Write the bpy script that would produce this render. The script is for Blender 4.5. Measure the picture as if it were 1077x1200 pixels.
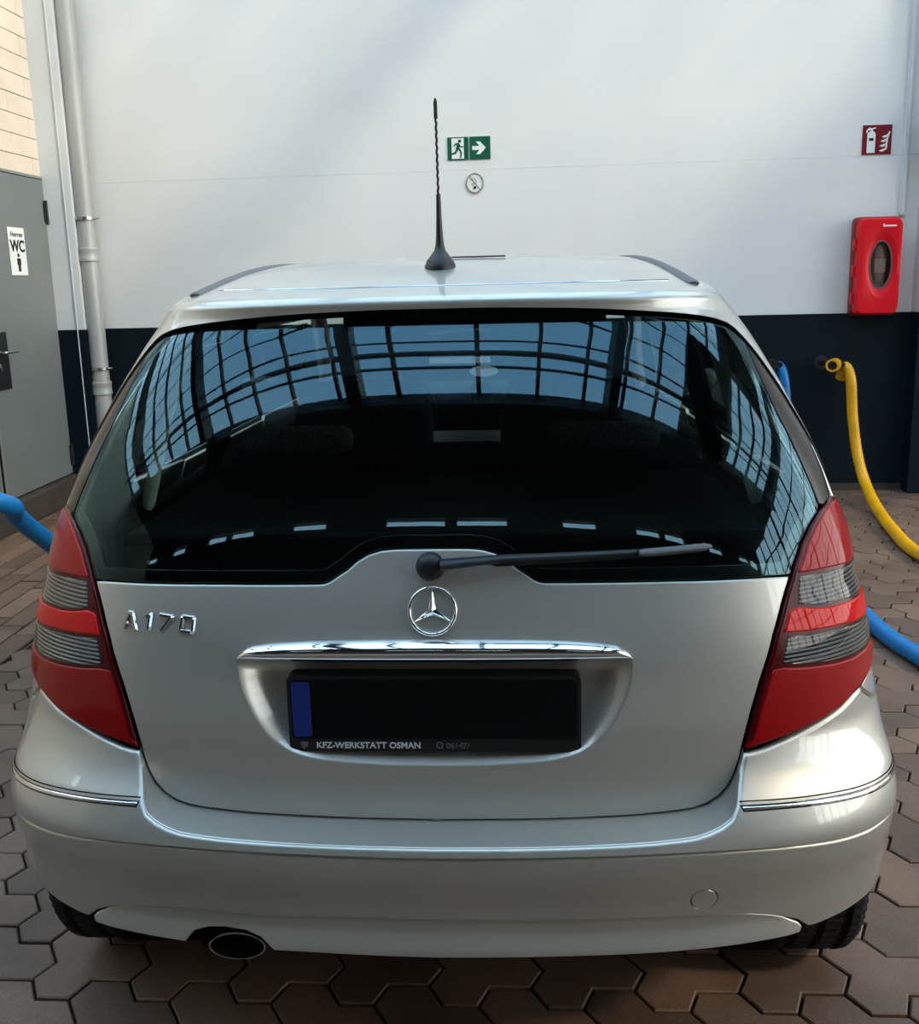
import bpy, bmesh, math, random
import numpy as np
from mathutils import Vector, Matrix
from mathutils.geometry import delaunay_2d_cdt

random.seed(7)
scene = bpy.context.scene
for o in list(bpy.data.objects):
    bpy.data.objects.remove(o)
COL = scene.collection
PI = math.pi

# ------------------------------------------------------------------ camera
CF, CCY, CP, CR, CYAW = 1064.5, 532.8, 0.190456, 0.024988, 0.057037
CO = np.array([0.1453, -1.4188, 1.5305])
_fw = np.array([-math.sin(CYAW)*math.cos(CP), math.cos(CYAW)*math.cos(CP), -math.sin(CP)])
_rt = np.array([math.cos(CYAW), math.sin(CYAW), 0.0])
_up = np.cross(_rt, _fw)
_Rc = _rt*math.cos(CR) - _up*math.sin(CR)
_Uc = _rt*math.sin(CR) + _up*math.cos(CR)
cam_d = bpy.data.cameras.new('camera')
cam = bpy.data.objects.new('camera', cam_d)
COL.objects.link(cam)
m = Matrix.Identity(4)
for i in range(3):
    m[i][0], m[i][1], m[i][2], m[i][3] = _Rc[i], _Uc[i], -_fw[i], CO[i]
cam.matrix_world = m
cam_d.sensor_fit = 'VERTICAL'
cam_d.sensor_height = 24.0
cam_d.lens = CF/1200*24.0
cam_d.shift_y = (CCY-600)/1200
cam_d.clip_start = 0.02
scene.camera = cam


def proj(P):
    d = np.asarray(P, float)-CO
    z = d@_fw
    return 538.5+CF*(d@_Rc)/z, CCY-CF*(d@_Uc)/z, z


# ------------------------------------------------------------------ sky, sun, exposure
world = bpy.data.worlds.new('world')
scene.world = world
world.use_nodes = True
nt = world.node_tree
nt.nodes.clear()
wo = nt.nodes.new('ShaderNodeOutputWorld')
bg = nt.nodes.new('ShaderNodeBackground')
tc = nt.nodes.new('ShaderNodeTexCoord')
sep = nt.nodes.new('ShaderNodeSeparateXYZ')
rmp = nt.nodes.new('ShaderNodeValToRGB')
rmp.color_ramp.elements[0].position = 0.0
rmp.color_ramp.elements[0].color = (1.45, 1.40, 1.32, 1)
rmp.color_ramp.elements[1].position = 0.85
rmp.color_ramp.elements[1].color = (0.42, 0.66, 0.92, 1)
nt.links.new(tc.outputs['Generated'], sep.inputs[0])
nt.links.new(sep.outputs['Z'], rmp.inputs[0])
nt.links.new(rmp.outputs[0], bg.inputs[0])
nt.links.new(bg.outputs[0], wo.inputs[0])
bg.inputs[1].default_value = 4.4

sun_d = bpy.data.lights.new('sun', 'SUN')
sun_d.energy = 3.6
sun_d.angle = math.radians(7)
sun_d.color = (1.0, 0.84, 0.62)
sun = bpy.data.objects.new('sun', sun_d)
COL.objects.link(sun)
sun.rotation_euler = Vector((-0.66, 0.37, -0.65)).to_track_quat('-Z', 'Y').to_euler()
sun.location = (6, -6, 9)

vs = scene.view_settings
vs.view_transform = 'Standard'
vs.look = 'None'
vs.gamma = 1.0
vs.use_curve_mapping = False
vs.exposure = 0.0


# ------------------------------------------------------------------ materials
def lin(c):
    r = []
    for v in c[:3]:
        v = v/255.0
        r.append(v/12.92 if v <= .04045 else ((v+.055)/1.055)**2.4)
    return (*r, 1.0)


MATS = {}


def mat(name, rgb, rough=.5, metal=0., coat=0., coat_rough=.03, spec=.5, var=0., vscale=8., bump=0., bscale=60.,
        rgb2=None, trans=0., ior=1.45, emit=0., detail=4.):
    M = bpy.data.materials.new(name)
    M.use_nodes = True
    n = M.node_tree
    b = n.nodes['Principled BSDF']
    c = lin(rgb)
    b.inputs['Base Color'].default_value = c
    b.inputs['Roughness'].default_value = rough
    b.inputs['Metallic'].default_value = metal
    b.inputs['Coat Weight'].default_value = coat
    b.inputs['Coat Roughness'].default_value = coat_rough
    b.inputs['Specular IOR Level'].default_value = spec
    b.inputs['Transmission Weight'].default_value = trans
    b.inputs['IOR'].default_value = ior
    if emit:
        b.inputs['Emission Color'].default_value = c
        b.inputs['Emission Strength'].default_value = emit
    if var or bump:
        t = n.nodes.new('ShaderNodeTexCoord')
    if var:
        nz = n.nodes.new('ShaderNodeTexNoise')
        nz.inputs['Scale'].default_value = vscale
        nz.inputs['Detail'].default_value = detail
        mx = n.nodes.new('ShaderNodeMix')
        mx.data_type = 'RGBA'
        c2 = lin(rgb2) if rgb2 else tuple(x*(1-var) for x in c[:3])+(1,)
        mx.inputs['A'].default_value = c
        mx.inputs['B'].default_value = c2
        rp = n.nodes.new('ShaderNodeValToRGB')
        rp.color_ramp.elements[0].position = .35
        rp.color_ramp.elements[1].position = .7
        n.links.new(t.outputs['Object'], nz.inputs['Vector'])
        n.links.new(nz.outputs['Fac'], rp.inputs[0])
        n.links.new(rp.outputs[0], mx.inputs['Factor'])
        n.links.new(mx.outputs['Result'], b.inputs['Base Color'])
    if bump:
        nb = n.nodes.new('ShaderNodeTexNoise')
        nb.inputs['Scale'].default_value = bscale
        nb.inputs['Detail'].default_value = 5
        bp = n.nodes.new('ShaderNodeBump')
        bp.inputs['Strength'].default_value = bump
        bp.inputs['Distance'].default_value = .01
        n.links.new(t.outputs['Object'], nb.inputs['Vector'])
        n.links.new(nb.outputs['Fac'], bp.inputs['Height'])
        n.links.new(bp.outputs[0], b.inputs['Normal'])
    MATS[name] = M
    return M


def glassmat(name, tint, ior=1.6, rough=0.0, gloss=(1, 1, 1)):
    M = bpy.data.materials.new(name)
    M.use_nodes = True
    n = M.node_tree
    n.nodes.clear()
    out = n.nodes.new('ShaderNodeOutputMaterial')
    tr = n.nodes.new('ShaderNodeBsdfTransparent')
    tr.inputs[0].default_value = (*tint, 1)
    gl = n.nodes.new('ShaderNodeBsdfGlossy')
    gl.inputs['Color'].default_value = (*gloss, 1)
    gl.inputs['Roughness'].default_value = rough
    r0 = ((ior-1)/(ior+1))**2
    lw = n.nodes.new('ShaderNodeLayerWeight')
    lw.inputs['Blend'].default_value = .5
    pw = n.nodes.new('ShaderNodeMath')
    pw.operation = 'POWER'
    pw.inputs[1].default_value = 4.4
    fr = n.nodes.new('ShaderNodeMath')
    fr.operation = 'MULTIPLY_ADD'
    fr.inputs[1].default_value = 1-r0
    fr.inputs[2].default_value = r0
    n.links.new(lw.outputs['Facing'], pw.inputs[0])
    n.links.new(pw.outputs[0], fr.inputs[0])
    mx = n.nodes.new('ShaderNodeMixShader')
    n.links.new(fr.outputs[0], mx.inputs[0])
    n.links.new(tr.outputs[0], mx.inputs[1])
    n.links.new(gl.outputs[0], mx.inputs[2])
    n.links.new(mx.outputs[0], out.inputs[0])
    MATS[name] = M
    return M


def ribbed(name, rgb, rough, metal, scale, strength, coat=1.0, axis='Z'):
    M = mat(name, rgb, rough, metal, coat)
    n = M.node_tree
    b = n.nodes['Principled BSDF']
    t = n.nodes.new('ShaderNodeTexCoord')
    w = n.nodes.new('ShaderNodeTexWave')
    w.bands_direction = axis
    w.inputs['Scale'].default_value = scale
    w.inputs['Distortion'].default_value = .3
    bp = n.nodes.new('ShaderNodeBump')
    bp.inputs['Strength'].default_value = strength
    bp.inputs['Distance'].default_value = .004
    n.links.new(t.outputs['Object'], w.inputs['Vector'])
    n.links.new(w.outputs['Fac'], bp.inputs['Height'])
    n.links.new(bp.outputs[0], b.inputs['Normal'])
    return M


mat('silver', (190, 188, 181), .37, .62, 1.0, .02, bump=.004, bscale=900)
mat('chrome', (235, 236, 238), .04, 1.0)
mat('satin_chrome', (215, 216, 218), .16, 1.0, .5)
mat('badge_chrome', (225, 226, 228), .14, 1.0)
mat('black_plastic', (16, 16, 18), .42, bump=.05, bscale=400)
mat('black_gloss', (8, 8, 9), .07, coat=1.0)
mat('black_satin', (6, 6, 7), .22, spec=.2)
mat('plate_black', (5, 5, 6), .6, spec=.15)
mat('black_void', (4, 4, 5), .9, spec=.1)
mat('rubber', (17, 17, 18), .75, bump=.25, bscale=120)
mat('grey_plastic', (92, 92, 93), .5)
mat('alloy', (170, 172, 175), .3, .9)
mat('seat_fabric', (42, 42, 44), .9, bump=.3, bscale=300, spec=.2)
mat('seat_pattern', (104, 104, 106), .9, var=.7, vscale=160, spec=.2)
mat('dark_trim', (14, 14, 15), .8, spec=.2)
mat('light_trim', (188, 196, 180), .7)
mat('headliner', (52, 52, 50), .9)
glassmat('car_glass', (.50, .62, .60), 1.68, gloss=(.46, .80, .98))
glassmat('side_glass', (.12, .15, .16), 1.6)
glassmat('pane_glass', (.96, .965, .95), 1.35)
mat('blue_plate', (12, 40, 120), .35)
mat('white_print', (205, 205, 205), .5)
for nm_, c_ in (('lens_red', (158, 3, 14)), ('lens_red_mid', (205, 4, 8)), ('lens_red_low', (150, 1, 7))):
    ribbed(nm_, c_, .3, 0.0, 210, .25, coat=.4, axis='Z')
    MATS[nm_].node_tree.nodes['Principled BSDF'].inputs['Specular IOR Level'].default_value = .05
mat('lens_dark', (70, 2, 8), .2, spec=.25)
ribbed('lens_clear', (78, 78, 76), .2, .85, 42, .9, coat=.6, axis='Z')
mat('wall_white', (222, 223, 222), .55, var=.06, vscale=1.3, bump=.03, bscale=30)
mat('wall_core', (205, 206, 205), .8, var=.1, vscale=1.5)
mat('wall_dark', (15, 26, 33), .65, spec=.12, var=.25, vscale=2.0, bump=.03, bscale=30)
mat('column_white', (206, 211, 214), .45, var=.06, vscale=3)
mat('column_dark', (9, 22, 31), .6, spec=.15, var=.2, vscale=3)
mat('brick_cream', (222, 208, 190), .85, var=.07, vscale=5, bump=.12, bscale=90)
mat('partition', (206, 193, 172), .8, var=.1, vscale=2)
mat('mortar', (186, 174, 158), .95)
mat('door_grey', (116, 121, 120), .4, var=.10, vscale=1.6)
mat('door_frame', (126, 131, 131), .45)
mat('steel', (190, 190, 188), .25, 1.0)
mat('dark_metal', (52, 54, 56), .4, .6)
mat('concrete', (66, 58, 51), .9, var=.4, vscale=5, bump=.2, bscale=50)
mat('pipe_grey', (168, 170, 169), .42, .25, var=.08, vscale=4)
mat('sign_green', (16, 84, 64), .5, spec=.25)
mat('sign_white', (228, 232, 228), .4)
mat('sign_red', (112, 14, 34), .5, spec=.25)
mat('sticker_ring', (150, 138, 118), .5)
mat('ink_black', (20, 20, 20), .5)
mat('box_red', (214, 18, 34), .36, spec=.25, var=.06, vscale=6)
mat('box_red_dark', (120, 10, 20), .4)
glassmat('box_window', (.8, .74, .72), 1.7)
mat('hose_yellow', (228, 164, 16), .38, var=.18, vscale=7)
mat('hose_blue', (10, 112, 180), .35, var=.12, vscale=7)
mat('hose_teal', (30, 92, 122), .45, var=.12, vscale=7)
mat('steel_frame', (30, 34, 38), .5, .2)
mat('hall_dark', (48, 46, 43), .8, var=.2, vscale=.6)
mat('deck_dark', (30, 31, 33), .85)
mat('joint_dark', (34, 29, 26), .95, bump=.3, bscale=80)
mat('joint_sand', (176, 164, 146), .95, bump=.3, bscale=80)
mat('asphalt', (142, 130, 114), .9, var=.3, vscale=2, bump=.3, bscale=60)


def paver_mat():
    M = bpy.data.materials.new('paver')
    M.use_nodes = True
    n = M.node_tree
    b = n.nodes['Principled BSDF']
    b.inputs['Roughness'].default_value = .62
    oi = n.nodes.new('ShaderNodeObjectInfo')
    ge = n.nodes.new('ShaderNodeNewGeometry')
    ad = n.nodes.new('ShaderNodeMath')
    ad.operation = 'ADD'
    fr = n.nodes.new('ShaderNodeMath')
    fr.operation = 'FRACT'
    n.links.new(oi.outputs['Random'], ad.inputs[0])
    n.links.new(ge.outputs['Random Per Island'], ad.inputs[1])
    n.links.new(ad.outputs[0], fr.inputs[0])
    rp = n.nodes.new('ShaderNodeValToRGB')
    rp.color_ramp.elements[0].color = lin((90, 71, 58))
    rp.color_ramp.elements[1].color = lin((120, 96, 79))
    n.links.new(fr.outputs[0], rp.inputs[0])
    nz = n.nodes.new('ShaderNodeTexNoise')
    nz.inputs['Scale'].default_value = 2.2
    nz.inputs['Detail'].default_value = 6
    n.links.new(ge.outputs['Position'], nz.inputs['Vector'])
    st = n.nodes.new('ShaderNodeValToRGB')
    st.color_ramp.elements[0].position = .38
    st.color_ramp.elements[0].color = (.45, .40, .38, 1)
    st.color_ramp.elements[1].position = .55
    st.color_ramp.elements[1].color = (1, 1, 1, 1)
    n.links.new(nz.outputs['Fac'], st.inputs[0])
    mu = n.nodes.new('ShaderNodeMix')
    mu.data_type = 'RGBA'
    mu.blend_type = 'MULTIPLY'
    mu.inputs['Factor'].default_value = .55
    n.links.new(rp.outputs[0], mu.inputs['A'])
    n.links.new(st.outputs[0], mu.inputs['B'])
    gz = n.nodes.new('ShaderNodeTexNoise')
    gz.inputs['Scale'].default_value = 260
    gz.inputs['Detail'].default_value = 3
    n.links.new(ge.outputs['Position'], gz.inputs['Vector'])
    gr = n.nodes.new('ShaderNodeValToRGB')
    gr.color_ramp.elements[0].position = .3
    gr.color_ramp.elements[0].color = (.62, .6, .6, 1)
    gr.color_ramp.elements[1].position = .7
    gr.color_ramp.elements[1].color = (1.1, 1.1, 1.1, 1)
    n.links.new(gz.outputs['Fac'], gr.inputs[0])
    m2 = n.nodes.new('ShaderNodeMix')
    m2.data_type = 'RGBA'
    m2.blend_type = 'MULTIPLY'
    m2.inputs['Factor'].default_value = .8
    n.links.new(mu.outputs['Result'], m2.inputs['A'])
    n.links.new(gr.outputs[0], m2.inputs['B'])
    n.links.new(m2.outputs['Result'], b.inputs['Base Color'])
    bp = n.nodes.new('ShaderNodeBump')
    bp.inputs['Strength'].default_value = .25
    bp.inputs['Distance'].default_value = .003
    n.links.new(gz.outputs['Fac'], bp.inputs['Height'])
    n.links.new(bp.outputs[0], b.inputs['Normal'])
    MATS['paver'] = M


paver_mat()


# ------------------------------------------------------------------ mesh helpers
def link(name, me, material, parent=None):
    o = bpy.data.objects.new(name, me)
    COL.objects.link(o)
    if material is not None and not me.materials:
        me.materials.append(MATS[material] if isinstance(material, str) else material)
    if parent is not None:
        o.parent = parent
    return o


def make_mesh(name, verts, faces, smooth=False, normals=None):
    me = bpy.data.meshes.new(name)
    me.from_pydata([tuple(map(float, v)) for v in verts], [], [tuple(map(int, f)) for f in faces])
    me.validate()
    if smooth:
        me.polygons.foreach_set('use_smooth', [True]*len(me.polygons))
        if normals is not None and len(normals) == len(me.vertices):
            me.normals_split_custom_set_from_vertices([tuple(map(float, v)) for v in normals])
    me.update()
    return me


class MB:
    """collects simple solids, then builds ONE mesh object"""

    def __init__(self):
        self.v = []
        self.f = []

    def add(self, vs_, fs_):
        k = len(self.v)
        self.v += [tuple(map(float, p)) for p in vs_]
        self.f += [tuple(i+k for i in f) for f in fs_]
        return self

    def box(self, c, s, rz=0.0, r=0.0, seg=2, rx=0.0, ry=0.0):
        bm = bmesh.new()
        bmesh.ops.create_cube(bm, size=1.0)
        bmesh.ops.scale(bm, vec=s, verts=bm.verts)
        if r > 0:
            bmesh.ops.bevel(bm, geom=bm.edges[:], offset=min(r, min(s)*.49), segments=seg, profile=.5, affect='EDGES')
        M = Matrix.Translation(c) @ Matrix.Rotation(rz, 4, 'Z') @ Matrix.Rotation(ry, 4, 'Y') @ Matrix.Rotation(rx, 4, 'X')
        bm.verts.index_update()
        self.add([M @ v.co for v in bm.verts], [[v.index for v in f.verts] for f in bm.faces])
        bm.free()
        return self

    def prism(self, poly, y0, y1):
        """2-D outline in (x, z), extruded from y0 (front) to y1"""
        ar = sum(poly[i][0]*poly[(i+1) % len(poly)][1]-poly[(i+1) % len(poly)][0]*poly[i][1] for i in range(len(poly)))
        if ar < 0:
            poly = poly[::-1]
        n = len(poly)
        vs_ = [(p[0], y0, p[1]) for p in poly]+[(p[0], y1, p[1]) for p in poly]
        fs_ = [list(range(n)), list(range(2*n-1, n-1, -1))]
        for i in range(n):
            j = (i+1) % n
            fs_.append([j, i, n+i, n+j])
        return self.add(vs_, fs_)

    def tube(self, pts, rad, seg=12, caps=True, flat=1.0, closed=False):
        pts = [Vector(p) for p in pts]
        n = len(pts)
        rad = rad if hasattr(rad, '__len__') else [rad]*n
        vs_, fs_ = [], []
        prev = None
        for i, p in enumerate(pts):
            if closed:
                t = (pts[(i+1) % n]-pts[i-1]).normalized()
            else:
                t = (pts[min(i+1, n-1)]-pts[max(i-1, 0)]).normalized()
            if prev is None:
                prev = t.cross(Vector((0, 0, 1)))
                if prev.length < .05:
                    prev = t.cross(Vector((0, 1, 0)))
            x = (prev-t*prev.dot(t)).normalized()
            prev = x
            y = t.cross(x)
            for k in range(seg):
                a = 2*PI*k/seg
                vs_.append(p+x*math.cos(a)*rad[i]+y*math.sin(a)*rad[i]*flat)
        m_ = n if closed else n-1
        for i in range(m_):
            for k in range(seg):
                a, b = i*seg+k, i*seg+(k+1) % seg
                c, d = ((i+1) % n)*seg+(k+1) % seg, ((i+1) % n)*seg+k
                fs_.append([a, b, c, d])
        if caps and not closed:
            fs_.append(list(range(seg))[::-1])
            fs_.append([(n-1)*seg+k for k in range(seg)])
        return self.add(vs_, fs_)

    def lathe(self, prof, axis='Z', seg=32, M=None):
        """profile of (radius, height)"""
        vs_, fs_ = [], []
        n = len(prof)
        for i in range(seg):
            a = 2*PI*i/seg
            for r_, h_ in prof:
                p = Vector((r_*math.cos(a), r_*math.sin(a), h_))
                if axis == 'Y':
                    p = Vector((p.x, h_, p.y))
                if axis == 'X':
                    p = Vector((h_, p.x, p.y))
                vs_.append(M @ p if M else p)
        for i in range(seg):
            j = (i+1) % seg
            for k in range(n-1):
                q = [i*n+k, j*n+k, j*n+k+1, i*n+k+1]
                fs_.append(q[::-1] if axis == 'Y' else q)
        return self.add(vs_, fs_)

    def build(self, name, material, parent=None, smooth=False):
        me = make_mesh(name, self.v, self.f)
        bm = bmesh.new()
        bm.from_mesh(me)
        bmesh.ops.remove_doubles(bm, verts=bm.verts, dist=1e-6)
        bmesh.ops.recalc_face_normals(bm, faces=bm.faces)
        bm.to_mesh(me)
        bm.free()
        if smooth:
            me.polygons.foreach_set('use_smooth', [True]*len(me.polygons))
            try:
                me.set_sharp_from_angle(angle=math.radians(smooth if smooth is not True else 40))
            except Exception:
                pass
        return link(name, me, material, parent)


def empty(name, loc=(0, 0, 0), rz=0.0, parent=None):
    o = bpy.data.objects.new(name, None)
    COL.objects.link(o)
    o.location = loc
    o.rotation_euler = (0, 0, rz)
    o.empty_display_size = .1
    if parent is not None:
        o.parent = parent
    return o


def tag(o, label, cat, group=None):
    o['label'] = label
    o['category'] = cat
    if group:
        o['group'] = group
    return o


def struct(o, label=None):
    o['kind'] = 'structure'
    if label:
        o['label'] = label
    return o


def spline(pts, n=80):
    """Catmull-Rom through points"""
    P = [np.array(p, float) for p in pts]
    P = [2*P[0]-P[1]]+P+[2*P[-1]-P[-2]]
    out = []
    segs = len(P)-3
    per = max(2, n//segs)
    for i in range(segs):
        p0, p1, p2, p3 = P[i:i+4]
        for k in range(per):
            t = k/per
            out.append(.5*((2*p1)+(-p0+p2)*t+(2*p0-5*p1+4*p2-p3)*t*t+(-p0+3*p1-3*p2+p3)*t**3))
    out.append(P[-2])
    return out


def text_mesh(s, size, extrude, bold=0.0, align='LEFT'):
    cu = bpy.data.curves.new('lettering', 'FONT')
    cu.body = s
    cu.size = size
    cu.extrude = extrude
    cu.offset = bold
    cu.align_x = align
    cu.resolution_u = 3
    o = bpy.data.objects.new('lettering', cu)
    COL.objects.link(o)
    bpy.context.view_layer.update()
    me = bpy.data.meshes.new_from_object(o.evaluated_get(bpy.context.evaluated_depsgraph_get()))
    bpy.data.objects.remove(o)
    return me


# ------------------------------------------------------------------ the floor
floor = empty('floor')
struct(floor, 'interlocking grey-brown concrete pavers of the wash bay floor')
MB().box((0, -1, -.36), (20.4, 13, .3)).build('subfloor', 'asphalt', floor)
MB().box((-6.62, -1.0, -.12), (6.9, 13, .2)).build('concrete_apron', 'asphalt', floor)
MB().box((.6, 1.8, -.115), (5.2, 7.0, .19)).build('joint_bed', 'joint_dark', floor)
MB().box((-2.56, 1.8, -.1145), (1.12, 7.0, .19)).build('sand_bed', 'joint_sand', floor)
MB().box((6.6, -1.0, -.12), (6.8, 13, .2)).build('concrete_apron', 'asphalt', floor)
MB().box((.6, -5.2, -.12), (5.2, 7.0, .2)).build('concrete_apron', 'asphalt', floor)
MB().box((-2.6, -5.2, -.12), (1.2, 7.0, .2)).build('concrete_apron', 'asphalt', floor)

TILE = [(0, 0), (.075, 0), (.101, .055), (.189, .055), (.218, .108), (.173, .17), (.098, .17), (.062, .225),
        (-.026, .225), (-.052, .17), (-.007, .108), (-.036, .055)]
TA, TB = np.array([.225, 0]), np.array([.098, .17])


def inset2(poly, r):
    n = len(poly)
    ar = sum(poly[i][0]*poly[(i+1) % n][1]-poly[(i+1) % n][0]*poly[i][1] for i in range(n))
    sg = 1 if ar > 0 else -1
    out = []
    for i in range(n):
        p0, p1, p2 = (np.array(poly[i-1], float), np.array(poly[i], float), np.array(poly[(i+1) % n], float))
        d1, d2 = p1-p0, p2-p1
        d1 /= max(np.hypot(*d1), 1e-9)
        d2 /= max(np.hypot(*d2), 1e-9)
        n1, n2 = np.array([-d1[1], d1[0]])*sg, np.array([-d2[1], d2[0]])*sg
        b = n1+n2
        L = np.hypot(*b)
        if L < 1e-6:
            b, k = n1, 1.0
        else:
            b = b/L
            k = min(1.0/max(b@n1, .35), 2.2)
        out.append(p1+b*r*k)
    return np.array(out)


def slab(poly, gap, top=0.0, bot=-.04, ch=.003):
    o = inset2(poly, gap)
    i_ = inset2(poly, gap+ch)
    n = len(o)
    vs_ = [(*p, top) for p in i_]+[(*p, top-ch) for p in o]+[(*p, bot) for p in o]
    fs_ = [list(range(n))]
    for k in range(n):
        j = (k+1) % n
        fs_ += [[n+k, n+j, j, k], [2*n+k, 2*n+j, n+j, n+k]]
    return vs_, fs_


CAR_SIL = [(58, 1100), (12, 930), (40, 760), (78, 585), (190, 380), (300, 310), (520, 298), (760, 298), (858, 370),
           (972, 575), (1018, 760), (1051, 930), (1016, 1065), (955, 1118), (330, 1135), (100, 1095)]


def inpoly(x, y, poly):
    c = False
    j = len(poly)-1
    for i in range(len(poly)):
        xi, yi = poly[i]
        xj, yj = poly[j]
        if (yi > y) != (yj > y) and x < (xj-xi)*(y-yi)/(yj-yi)+xi:
            c = not c
        j = i
    return c


cands = []
for i in range(-40, 40):
    for j in range(-14, 32):
        o = np.array([.659, .267])+TA*i+TB*j
        c = o+np.array([.083, .112])
        if -1.98 < c[0] < 3.15 and -1.6 < c[1] < 5.06:
            cands.append(('hex', o, c, .22))
W_, L_ = .125, .42
for i in range(9):
    x0 = -3.12+i*W_
    for j in range(-14, 20):
        y0 = j*L_ - .11*i + .3
        c = np.array([x0+W_/2, y0+L_/2])
        if -1.5 < c[1] < 5.0:
            cands.append(('rect', np.array([x0, y0]), c, .2))
RECT = [(0, 0), (W_, 0), (W_, L_), (0, L_)]
shapes = {}
for nm, poly, gap in (('hex', TILE, .0028), ('rect', RECT, .007)):
    v_, f_ = slab(poly, gap)
    shapes[nm] = (v_, f_)
pm = {}
for nm in shapes:
    pm[nm] = make_mesh('paver', *shapes[nm])
    pm[nm].materials.append(MATS['paver'])
scored = []
for q in cands:
    px, py, dz = proj((*q[2], 0))
    vis = dz > .1 and -40 < px < 1117 and 560 < py < 1240 and not inpoly(px, py, CAR_SIL)
    scored.append(((1/dz**2 if dz > .1 else 0) if vis else -1.0, q))
scored.sort(key=lambda t: -t[0])
rest = MB()
for k, (s_, q) in enumerate(scored):
    dz = random.uniform(-.003, .0015)
    if s_ > 0 and k < 300:
        o = bpy.data.objects.new('paver', pm[q[0]])
        COL.objects.link(o)
        o.parent = floor
        o.location = (q[1][0], q[1][1], dz)
        o.rotation_euler = (random.uniform(-.008, .008), random.uniform(-.008, .008), 0)
    else:
        v_, f_ = shapes[q[0]]
        rest.add([(v[0]+q[1][0], v[1]+q[1][1], v[2]+dz) for v in v_], f_)
o = link('paver_field', make_mesh('paver_field', rest.v, rest.f), 'paver', floor)
o['kind'] = 'stuff'

# ------------------------------------------------------------------ the back wall (turned two degrees to the car)
WY = math.radians(2.0)
WK = 5.0978
WN = Vector((math.sin(WY), math.cos(WY), 0))
WU = Vector((math.cos(WY), -math.sin(WY), 0))


def on_wall(u, z, off=0.0):
    p = WN*(WK-off)+WU*u
    return Vector((p.x, p.y, z))


wall = empty('wall_back', on_wall(0, 0), -WY)
struct(wall, 'white panelled wall with a dark blue lower band behind the car')
MB().box((0, .16, 3.0), (20.2, .24, 6.0)).build('core', 'wall_core', wall)
for z0, z1 in ((1.238, 2.2695), (2.2703, 4.0), (4.001, 6.0)):
    for x0, x1 in ((-10.0, -3.604), (-3.6, 2.9), (2.904, 10.0)):
        MB().box(((x0+x1)/2, .02, (z0+z1)/2), (x1-x0, .04, z1-z0), r=.0008, seg=1).build('wall_panel', 'wall_white', wall)
for x0, x1 in ((-3.6, 2.9), (2.904, 10.0)):
    MB().box(((x0+x1)/2, .015, .619), (x1-x0, .05, 1.234), r=.003, seg=1).build('lower_panel', 'wall_dark', wall)
MB().box((3.2, -.012, .02), (13.6, .02, .05)).build('floor_strip', 'concrete', wall)

# right column at the bay edge
c = empty('trim_1', on_wall(2.93, 0, 0), -WY)
struct(c, 'white column with dark foot at the right edge of the wall')
MB().box((0, -.07, 3.62), (.44, .14, 4.76), r=.004).build('upper_face', 'column_white', c)
MB().box((0, -.071, .62), (.442, .142, 1.236), r=.004).build('lower_face', 'column_dark', c)
# left steel column in the corner
c = empty('trim_2', (-3.03, 5.13, 0))
struct(c, 'pale steel column with dark foot in the left corner')
MB().box((-.02, 0, 3.62), (.17, .18, 4.76), r=.004).build('upper_web', 'column_white', c)
MB().box((.10, -.005, 3.62), (.055, .19, 4.76), r=.004).build('upper_flange', 'column_white', c)
MB().box((-.02, 0, .62), (.17, .182, 1.236), r=.004).build('lower_web', 'column_dark', c)
MB().box((.10, -.005, .62), (.055, .192, 1.236), r=.004).build('lower_flange', 'column_dark', c)
MB().tube([(.072, -.097, .03), (.072, -.097, 5.9)], .006, 8).build('edge_bead', 'column_white', c)
# cable duct
d = tag(empty('cable_duct', on_wall(2.60, 1.88, 0), -WY), 'thin pale cable duct running up the wall above the red box', 'cable duct')
MB().box((0, -.012, 1.3), (.034, .024, 2.6), r=.003).build('channel', 'column_white', d)
MB().box((.0, -.026, 1.3), (.022, .006, 2.6), r=.002).build('cover', 'column_white', d)
# dark board on the column
d = tag(empty('dark_board', on_wall(2.80, 2.235, .145), -WY), 'dark grey board cut off by the right edge of the picture', 'board')
MB().box((0, -.01, .16), (.32, .02, .32), r=.006).build('plate', 'dark_metal', d)
MB().box((0, -.0215, .16), (.28, .003, .28), r=.001).build('face', 'column_dark', d)

# ------------------------------------------------------------------ the left wall, plinth and door
LX = -3.12
lw = empty('wall_left', (LX, 0, 0))
struct(lw, 'cream block wall on the left beside the grey door')
MB().box((-.10, .45, .80), (.16, 4.1, 1.6)).build('low_partition', 'partition', lw)
MB().box((-.18, 3.85, 3.34), (.28, 2.7, 2.0)).build('core_above_door', 'mortar', lw)
MB().box((-.18, 3.295, 1.2), (.28, 1.59, 2.4)).build('core_beside_door', 'mortar', lw)
MB().box((-.20, 5.13, 1.2), (.28, .14, 2.4)).build('core_corner', 'mortar', lw)
bh = .1315
bm_full = MB().box((0, 0, 0), (.05, .487, bh-.004), r=.003, seg=1)
bme = make_mesh('block', bm_full.v, bm_full.f)
bme.materials.append(MATS['brick_cream'])
for r_ in range(12):
    z = 2.292+bh*(r_+.5)
    off = .245*(r_ % 2)
    if r_ % 2 == 0:
        hb = MB().box((0, 0, 0), (.05, .486-.245, bh-.004), r=.003, seg=1)
        o = hb.build('block', 'brick_cream', lw)
        o.location = (-.022, 5.0725-.0, z)
    else:
        hb = MB().box((0, 0, 0), (.05, .241, bh-.004), r=.003, seg=1)
        o = hb.build('block', 'brick_cream', lw)
        o.location = (-.022, 2.6225, z)
    for k in range(5):
        y = 4.95-.245+off-.49*k
        o = bpy.data.objects.new('block', bme)
        COL.objects.link(o)
        o.parent = lw
        o.location = (-.022+random.uniform(-.0012, .0012), y, z)
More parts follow.
